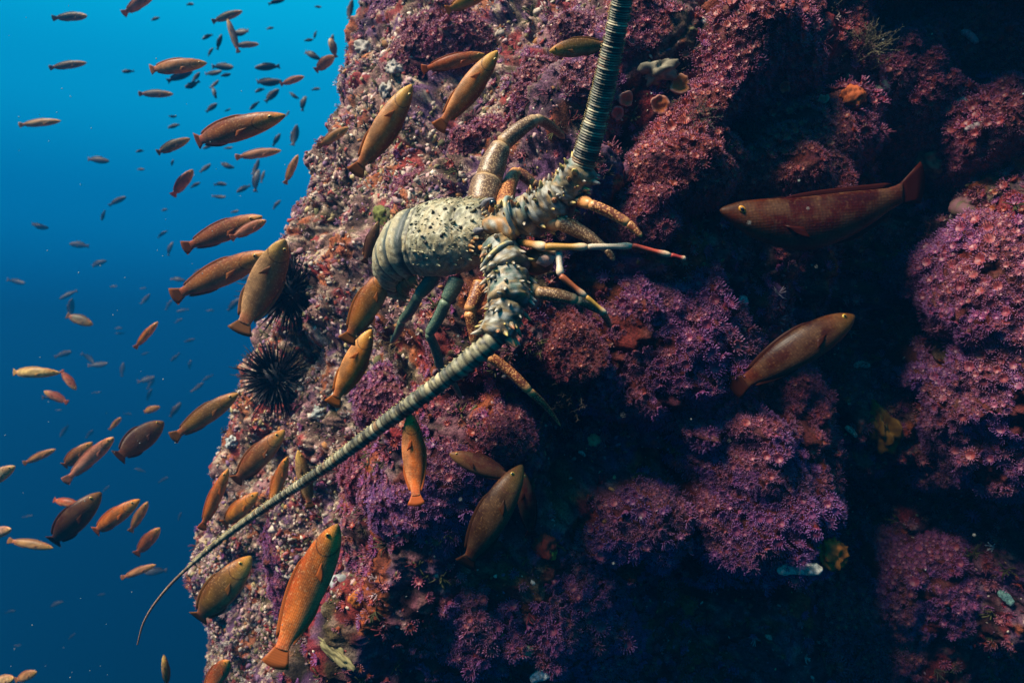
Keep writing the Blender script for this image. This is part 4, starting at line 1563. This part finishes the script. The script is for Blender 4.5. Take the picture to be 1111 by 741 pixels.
LOW = [low_fish(b) for b in (0, .6, -.6)]
FAR = [  # px, py, length px, angle deg
    (168, 21, 11, 20), (225, 40, 14, 25), (300, 2, 20, 15), (207, 5, 8, 5), (232, 80, 20, 15), (138, 78, 14, 0), (195, 83, 30, 22), (208, 93, 18, 20), (213, 84, 14, 55), (232, 100, 16, -70), (230, 117, 16, 40), (187, 127, 10, 5),
    (189, 137, 15, 15), (243, 73, 24, 0), (290, 90, 32, 5), (290, 73, 28, 3), (293, 31, 9, 10), (262, 36, 22, 5), (238, 46, 18, 75), (228, 57, 12, 60), (342, 38, 9, 70), (335, 44, 10, 10), (345, 8, 8, 0), (380, 12, 26, 80), (360, 45, 16, 80), (338, 60, 22, -25),
    (245, 82, 12, 15), (233, 92, 14, 45), (282, 98, 12, 20), (295, 104, 22, 45), (329, 112, 18, 75), (276, 115, 14, 40), (247, 120, 8, 30), (343, 97, 10, 10), (318, 104, 14, -30), (312, 124, 8, 60), (152, 164, 10, 10), (187, 177, 8, 75), (225, 160, 12, 15), (248, 161, 10, 10),
    (107, 174, 24, -5), (153, 184, 8, 0), (223, 183, 16, 40), (245, 180, 18, -15), (320, 148, 26, 80), (300, 152, 16, 60), (278, 182, 20, 70), (285, 192, 14, 75), (278, 195, 26, 80), (264, 205, 18, 25), (240, 200, 14, 0), (128, 218, 22, 28), (112, 234, 12, 70), (212, 201, 12, 30),
    (238, 214, 16, 0), (178, 228, 8, 15), (42, 246, 22, -10), (86, 266, 22, -8), (176, 254, 14, 35), (184, 270, 18, 70), (106, 286, 20, 20), (19, 306, 20, -10), (74, 320, 22, 25), (77, 334, 22, 88), (123, 311, 8, 0), (192, 303, 20, -8), (213, 295, 10, 40), (266, 303, 14, 0),
    (158, 325, 16, 50), (183, 331, 14, 60), (155, 313, 8, 10), (128, 356, 10, 0), (130, 362, 12, 0), (228, 337, 10, 0), (198, 337, 14, 10), (253, 331, 24, 45), (264, 333, 20, 70), (194, 348, 10, 30), (70, 384, 20, 20), (97, 389, 18, -40), (108, 396, 22, 10), (133, 401, 16, 85),
    (157, 384, 10, 20), (190, 388, 14, 40), (206, 396, 12, 80), (160, 412, 20, 20), (164, 416, 16, 60), (162, 428, 14, 70), (105, 426, 10, 10), (64, 445, 8, 0), (190, 445, 22, 55), (70, 467, 18, 55), (139, 449, 9, 0), (98, 470, 12, 50), (152, 510, 12, -20), (222, 450, 12, 45), (60, 432, 24, -10), (225, 410, 14, 30),
    (168, 620, 26, 5), (60, 655, 18, 20), (12, 663, 12, 10), (78, 690, 10, 40), (30, 560, 12, 10), (205, 370, 14, 20), (215, 420, 18, 40), (255, 230, 10, 20), (300, 222, 14, 50), (315, 245, 14, 60), (268, 288, 10, 10), (20, 700, 9, 0), (115, 530, 10, 40), (195, 560, 10, 70), (178, 520, 12, 30), (110, 645, 9, 10)]
g = np.random.default_rng(5)
for (px, py, ln, an) in FAR:
    FAR_L = g.uniform(.16, .24)
    d = min(20.0, max(4.2, FAR_L * 1.6 * F / ln))
    a = R(an)
    dx, dy = math.cos(a) * ln / 2, -math.sin(a) * ln / 2
    if g.random() < .25:
        dx, dy = -dx, -dy
    where = ('high in the blue water beside the reef top' if py < 130 and px > 215 else 'in the upper left blue water' if py < 220 else 'in the middle of the blue water' if py < 400 else 'in the darker lower water')
    o = obj('distant_fish', LOW[int(g.integers(0, 3))], None, f'tiny dark far off fish silhouette {where}', 'fish', f'far off fish {where}')
    o.matrix_world = fish_matrix(P(px - dx, py - dy, d + g.uniform(-.04, .04)), P(px + dx, py + dy, d + g.uniform(-.04, .04)), False, g.uniform(-25, 25), g.uniform(.9, 1.25))
    o.color = (.05, .055, .055, .1)

# pale motes drifting in the water
ms = []
iv0, it0 = ico(1)
for _ in range(260):
    px, py, d = g.uniform(0, 1111), g.uniform(0, 741), g.uniform(.5, 1.4)
    if px > 330 and g.random() < .88:
        continue
    r_ = g.uniform(.0004, .0009) * d
    ms.append((iv0 * r_ * np.array([1, 1, g.uniform(.7, 1.4)]) + P(px, py, d * (.6 if px > 330 else 1)), it0, np.array((.5, .5, .45))))
v, t, c = join(ms)
o_ = obj('marine_snow', mesh_np('marine_snow', v, t, c, True, M_THING), kind='stuff')
o_['label'] = 'tiny pale specks drifting in the water'


# ------------------------------------------------------------------ sea urchins
def urchin(px, py, rpx, label, squash=1.0, lift=.3):
    c, n = on_reef(px, py)
    r = rpx / F * c[1]
    n = unit(n * .6 + unit(-c) * .7)
    c = c + n * r * lift
    root = empty('sea_urchin', c, label, 'sea urchin', 'black sea urchins on the reef')
    g = np.random.default_rng(int(px))
    v, t = ico(3)
    obj('test', mesh_np('urchin_test', v * r * .62 * np.array([1, 1, .9]), t, None, True, M_URCHIN), root)
    sp = []
    for _ in range(420):
        d = g.normal(0, 1, 3)
        d = unit(d)
        if np.dot(d, n) < -.35:
            continue
        ln = r * g.uniform(.85, 1.5)
        p0 = d * r * .5
        p1 = d * ln + g.normal(0, r * .06, 3)
        sp.append((*tube(np.array([p0, (p0 + p1) / 2, p1]), [r * .036, r * .026, r * .006], 5), np.zeros(3)))
    v, t, _ = join(sp)
    obj('spine_cover', mesh_np('urchin_spines', v, t, None, True, M_URCHIN), root, kind='stuff')


urchin(328, 318, 36, 'black sea urchin half hidden behind the upright net patterned fish', lift=.7)
urchin(300, 412, 34, 'black long spined sea urchin alone on the left reef edge', lift=-.05)


# ------------------------------------------------------------------ single growths on the wall
def lump(name, px, py, rpx, colr, label, cat, flat=.6, rough=.35, lift=.35, seed=0, c2=None, sc=(1, 1), freq=2.0):
    c, n = on_reef(px, py)
    r = rpx / F * c[1]
    v, t = ico(4)
    v = v * (1 + rough * noise(v, freq, 300 + seed, 3)[:, None] + .10 * (.5 - cells(v, 4.5, 301 + seed))[:, None])
    cc = np.tile(np.array(colr), (len(v), 1))
    cc = lerp(cc, c2 if c2 else tuple(x * .45 for x in colr), sstep(.0, .45, noise(v, 3.5, 302 + seed, 2)))
    q = Matrix(frames(n[None], np.array([seed * 1.3]))[0].tolist()).to_4x4()
    me = mesh_np(name, v, t, cc, True, M_THING)
    o = obj(name, me, None, label, cat)
    o.matrix_world = Matrix.Translation(Vector(c + n * r * lift * flat)) @ q @ Matrix.Diagonal((r * sc[0], r * sc[1], r * flat, 1))
    return o


lump('sponge', 591, 592, 13, (.50, .05, .02), 'bright red sponge below the shaded orange red tail', 'sponge', seed=1)
lump('sponge', 594, 598, 8, (.55, .42, .05), 'small yellow sponge against the bright red one', 'sponge', seed=2, lift=1.2)
lump('sponge', 388, 650, 9, (.62, .16, .02), 'orange sponge right of the largest orange fish', 'sponge', seed=3)
lump('sponge', 958, 462, 24, (.42, .19, .02), 'rusty orange sponge patch left of the right edge dome', 'sponge', .35, .5, seed=4)
lump('sponge', 903, 600, 16, (.55, .16, .02), 'small orange sponge deep in the lower right shade', 'sponge', .5, .5, seed=5)
lump('sponge', 748, 655, 9, (.45, .12, .03), 'dull orange sponge at lower middle', 'sponge', seed=6)
lump('sponge', 365, 706, 16, (.38, .32, .14), 'buff yellow sponge near the bottom left of the reef', 'sponge', .4, .5, seed=7, sc=(1.6, .7))
lump('sponge', 346, 448, 7, (.62, .62, .54), 'white knob of sponge right of the lone sea urchin', 'sponge', .7, .6, seed=21)
lump('sponge', 253, 479, 6, (.70, .70, .66), 'bright white sponge bit on the left reef edge', 'sponge', .7, .6, seed=22)
lump('sponge', 415, 235, 12, (.25, .26, .05), 'yellow green sponge left of the lobster tail', 'sponge', .5, seed=8)
lump('sponge', 925, 105, 12, (.62, .12, .02), 'orange red sponge among the upper right clusters', 'sponge', seed=9)
lump('sponge', 645, 478, 7, (.55, .52, .25), 'pale yellow button sponge in the dark middle', 'sponge', seed=10, c2=(.5, .4, .2))
lump('rock', 712, 76, 18, (.36, .30, .20), 'sandy tan rock right of the raised antenna', 'rock', .7, .6, seed=11, sc=(.8, 1.2), lift=.0)
lump('rock', 1012, 175, 15, (.3, .28, .16), 'small tan rock near the dusky fish tail', 'rock', .6, .4, seed=17)


def snail(name, px, py, rpx, c1, c2, label, turns=2.4, seed=0):
    c, n = on_reef(px, py)
    r = rpx / F * c[1]
    s = np.linspace(0, 1, 90)
    a = s * turns * 2 * np.pi
    rad = (1 - s) ** 1.3
    pts = np.stack([np.cos(a) * rad * .55, np.sin(a) * rad * .55, .15 + s * 1.0], 1)
    v, t = tube(pts, np.maximum(.52 * rad, .02), 14)
    v = v * (1 + .04 * noise(v, 5, seed)[:, None])
    cc = lerp(np.tile(np.array(c1), (len(v), 1)), c2, sstep(-.1, .4, noise(v, 6, seed + 400, 2)))
    o = obj(name, mesh_np(name, v, t, cc, True, M_THING), None, label, 'shell')
    q = Matrix(frames(unit(n + np.array([.4, -.2, .4]))[None], np.array([seed * 1.7]))[0].tolist()).to_4x4()
    o.matrix_world = Matrix.Translation(Vector(c + n * r * .3)) @ q @ Matrix.Diagonal((r, r, r, 1))


snail('snail_shell', 1050, 236, 20, (.30, .13, .15), (.16, .14, .06), 'pink snail shell resting on the clump near the right edge', seed=1)
snail('snail_shell', 803, 326, 9, (.52, .60, .58), (.25, .32, .34), 'small bluish white snail shell right of the big purple mound', seed=2)


def barnacle(px, py, rpx, label, c1=(.60, .60, .52), c2=(.40, .42, .36), group=None):
    """a cone of overlapping plates round an open mouth"""
    c, n = on_reef(px, py)
    r = rpx / F * c[1]
    prof = [(1.05, -.3), (1.0, 0), (.82, .35), (.62, .68), (.42, .80), (.30, .76), (.22, .55), (.15, .4)]
    k = 36
    th = np.arange(k) / k * 2 * np.pi
    rib = 1 + .10 * np.abs(np.sin(th * 3)) + .03 * np.sin(th * 13)
    V = np.concatenate([np.stack([p * rib * np.cos(th), p * rib * np.sin(th), np.full(k, z)], 1) for p, z in prof] + [[[0, 0, .38]]])
    T = grid_tris(len(prof), k)
    i = np.arange(k) + (len(prof) - 1) * k
    T = np.concatenate([T, np.stack([i, np.roll(i, -1), np.full(k, len(V) - 1)], 1)])
    cc = np.tile(np.array(c1), (len(V), 1))
    cc = lerp(cc, c2, sstep(-.1, .4, noise(V, 4, int(px), 2)))
    cc[k * 5:] = (.16, .12, .11)
    V[:-1] *= 1 + .18 * noise(V[:-1], 1.6, int(py), 2)[:, None]
    o = obj('barnacle', mesh_np('barnacle', V, T, cc, True, M_THING), None, label, 'barnacle', group)
    q = Matrix(frames(unit(n + unit(-c) * .5)[None], np.array([px * .1]))[0].tolist()).to_4x4()
    o.matrix_world = Matrix.Translation(Vector(c + n * r * .1)) @ q @ Matrix.Diagonal((r, r, r, 1))


barnacle(341, 521, 6, 'small teal white barnacle beside the middle of the antenna', (.42, .58, .52))
lump('sponge', 421, 99, 9, (.62, .54, .46), 'white knobbly sponge on the upper left reef', 'sponge', .6, .6, seed=421)
lump('sponge', 395, 54, 9, (.62, .54, .46), 'cream sponge near the top of the reef edge', 'sponge', .6, .6, seed=395)
lump('sponge', 428, 74, 9, (.62, .54, .46), 'pinkish white sponge right of the cream one', 'sponge', .6, .6, seed=428)
barnacle(367, 632, 9, 'white barnacle beside the largest orange fish', (.60, .62, .60))
barnacle(1045, 112, 8, 'dim grey barnacle in the upper right shade', (.4, .38, .36))
barnacle(955, 98, 9, 'dull shelled barnacle among the upper right clusters', (.34, .30, .20))


def cup_coral(px, py, rpx, colr, label):
    c, n = on_reef(px, py)
    r = rpx / F * c[1]
    k = 40
    th = np.arange(k) / k * 2 * np.pi
    sept = 1 + .06 * np.sin(th * 20)
    prof = [(.70, -.6), (.72, .0), (.86, .5), (1.0, .85), (.92, .95), (.72, .88), (.50, .74), (.20, .66)]
    V = np.concatenate([np.stack([p * (sept if 2 < j < 7 else 1) * np.cos(th), p * (sept if 2 < j < 7 else 1) * np.sin(th), np.full(k, z) + (.05 * np.sin(th * 2 + px) if j > 1 else 0)], 1) for j, (p, z) in enumerate(prof)] + [[[0, 0, .68]]])
    T = grid_tris(len(prof), k)
    i = np.arange(k) + (len(prof) - 1) * k
    T = np.concatenate([T, np.stack([i, np.roll(i, -1), np.full(k, len(V) - 1)], 1)])
    cc = np.tile(np.array(colr), (len(V), 1))
    cc[k * 3:k * 5] = cc[k * 3:k * 5] * .5 + np.array((.62, .38, .34)) * .5
    cc[k * 6:] *= .7
    V *= 1 + .22 * noise(V, 1.3, int(px), 2)[:, None]
    o = obj('cup_coral', mesh_np('cup_coral', V, T, cc, True, M_THING), None, label, 'cup coral')
    q = Matrix(frames(unit(n + unit(-c) * .8)[None], np.array([px * .1]))[0].tolist()).to_4x4()
    o.matrix_world = Matrix.Translation(Vector(c + n * r * .2)) @ q @ Matrix.Diagonal((r, r, r, 1))


cup_coral(717, 112, 11, (.55, .12, .02), 'orange cup coral with pale rim right of the raised antenna')
cup_coral(737, 97, 12, (.58, .16, .02), 'deep orange cup coral highest beside the crimson ledge')
cup_coral(675, 108, 8, (.52, .15, .06), 'orange pink cup coral touching the raised antenna')
cup_coral(668, 122, 7, (.50, .10, .08), 'rosy cup coral lowest beside the raised antenna')
cup_coral(850, 92, 6, (.5, .15, .05), 'small orange cup coral between the two shaded clumps')
cup_coral(893, 112, 6, (.55, .2, .12), 'white rimmed cup coral among the upper right clusters')


def ruffle(px, py, lpx, wpx, ang, colr, label, cat='sea slug'):
    c, n = on_reef(px, py)
    n = unit(n * .4 - unit(c))
    L, w = lpx / F * c[1], wpx / F * c[1]
    right = unit(np.cross(n, [0, 0, 1]))
    if right[0] < 0:
        right = -right
    upv = unit(np.cross(right, n))
    if upv[2] < 0:
        upv = -upv
    d = right * math.cos(R(ang)) + upv * math.sin(R(ang))
    s = unit(np.cross(n, d))
    t_ = np.linspace(0, 1, 40)
    pts = c + n * w * .4 + d * ((t_ - .5) * L)[:, None] + s * (np.sin(t_ * 5) * w * .15)[:, None]
    rad = w * .5 * np.interp(t_, [0, .1, .5, .9, 1], [.3, .8, 1, .8, .2])
    v, t = tube(pts, np.stack([rad, rad * .6], 1), 24, up=n)
    v = v + noise(v, 2.2 / w, 411, 2)[:, None] * w * .16 * n
    o = obj('sea_slug' if cat == 'sea slug' else 'shell_fragment', mesh_np('sea_slug', v, t, lerp(np.tile(np.array(colr), (len(v), 1)), tuple(x * .55 for x in colr), sstep(0, .4, noise(v, 300, 412, 2))), True, M_THING), None, label, cat)


ruffle(868, 617, 46, 15, 14, (.66, .62, .52), 'whitish ruffled sea slug lying in the dark lower right')
ruffle(586, 733, 22, 12, 30, (.50, .55, .55), 'pale bluish shell fragment at the bottom edge', 'shell')
ruffle(572, 707, 16, 12, 60, (.30, .34, .24), 'pale green shell fragment near the bottom edge', 'shell')
ruffle(1092, 648, 18, 10, -30, (.20, .40, .36), 'teal shell fragment near the lower right edge', 'shell')
ruffle(925, 468, 16, 7, -30, (.62, .56, .44), 'white shell sliver left of the right edge dome', 'shell')
ruffle(935, 397, 16, 8, 10, (.58, .54, .50), 'chalky white shell bit above the rusty sponge', 'shell')
ruffle(785, 165, 24, 6, 40, (.26, .25, .04), 'yellow green curved worm tube under the shaded ledge', 'worm')
ruffle(1052, 40, 22, 8, -35, (.5, .42, .42), 'pale pink shell bit near the top right corner', 'shell')
ruffle(1058, 138, 20, 7, 20, (.40, .30, .30), 'dim pinkish shell bit at upper right', 'shell')
ruffle(632, 492, 9, 4, -20, (.6, .55, .5), 'tiny white shell sliver in the dark middle', 'shell')


# brownish hydroid bushes
def bush(px, py, rpx, colr, label, n=70, seed=0):
    c, nn = on_reef(px, py)
    nn = unit(nn * .5 - unit(c) * .6 + np.array([0, 0, .4]))
    r = rpx / F * c[1]
    g = np.random.default_rng(seed + 50)
    parts = []
    for _ in range(n):
        d = unit(nn + g.normal(0, .55, 3))
        p = c + g.normal(0, r * .25, 3)
        pts = [p]
        for s_ in range(5):
            d = unit(d + g.normal(0, .18, 3))
            p = p + d * r * g.uniform(.16, .26)
            pts.append(p)
        parts.append((*tube(np.array(pts), np.linspace(r * .014, r * .006, 6), 4), np.array(colr) * g.uniform(.5, 1.3)))
        for q in range(2, 6):
            for sg in (-1, 1):
                dd = unit(d + sg * unit(np.cross(d, nn + .01)) * .9)
                parts.append((*tube(np.array([pts[q], pts[q] + dd * r * .10]), [r * .008, r * .004], 3), np.array(colr) * g.uniform(.7, 1.4)))
    v, t, cc = join(parts)
    o = obj('hydroid_bush', mesh_np('hydroid_bush', v, t, cc, True, M_THING), None, label, 'hydroid')


bush(614, 414, 36, (.10, .075, .05), 'feathery brown hydroid bush below the lobster front legs', 170, 1)
bush(428, 375, 22, (.30, .20, .10), 'tan hydroid bush left of the lobster hind legs', 40, 2)
bush(762, 128, 22, (.14, .15, .10), 'thin grey green hydroid bush in the shade under the ledge', 40, 3)
bush(815, 150, 22, (.12, .14, .11), 'grey hydroid threads left of the dim red clump', 40, 4)
bush(905, 405, 30, (.16, .12, .09), 'dull brown hydroid bush left of the right edge dome', 50, 5)
bush(940, 55, 26, (.24, .20, .11), 'fuzzy tan hydroid bush in the upper right shade', 60, 6)

# ------------------------------------------------------------------ the air of the sea: haze
hv_, ht_ = np.array([(x, y, z) for x in (-24, 8) for y in (-2, 34) for z in (-16, 1.5)], float), None
HT = np.array([(0, 1, 3), (0, 3, 2), (4, 6, 7), (4, 7, 5), (0, 4, 5), (0, 5, 1), (2, 3, 7), (2, 7, 6), (0, 2, 6), (0, 6, 4), (1, 5, 7), (1, 7, 3)])
hm = bpy.data.materials.new('haze')
hm.use_nodes = True
hn = hm.node_tree
hn.nodes.remove(hn.nodes['Principled BSDF'])
pv = hn.nodes.new('ShaderNodeVolumePrincipled')
pv.inputs['Color'].default_value = (.002, .095, .25, 1)
pv.inputs['Density'].default_value = .055
pv.inputs['Anisotropy'].default_value = .2
hn.links.new(pv.outputs[0], hn.nodes['Material Output'].inputs['Volume'])
hz = obj('haze', mesh_np('haze', hv_, HT, None, False, hm), kind='stuff')
hz['label'] = 'blue sea water haze'
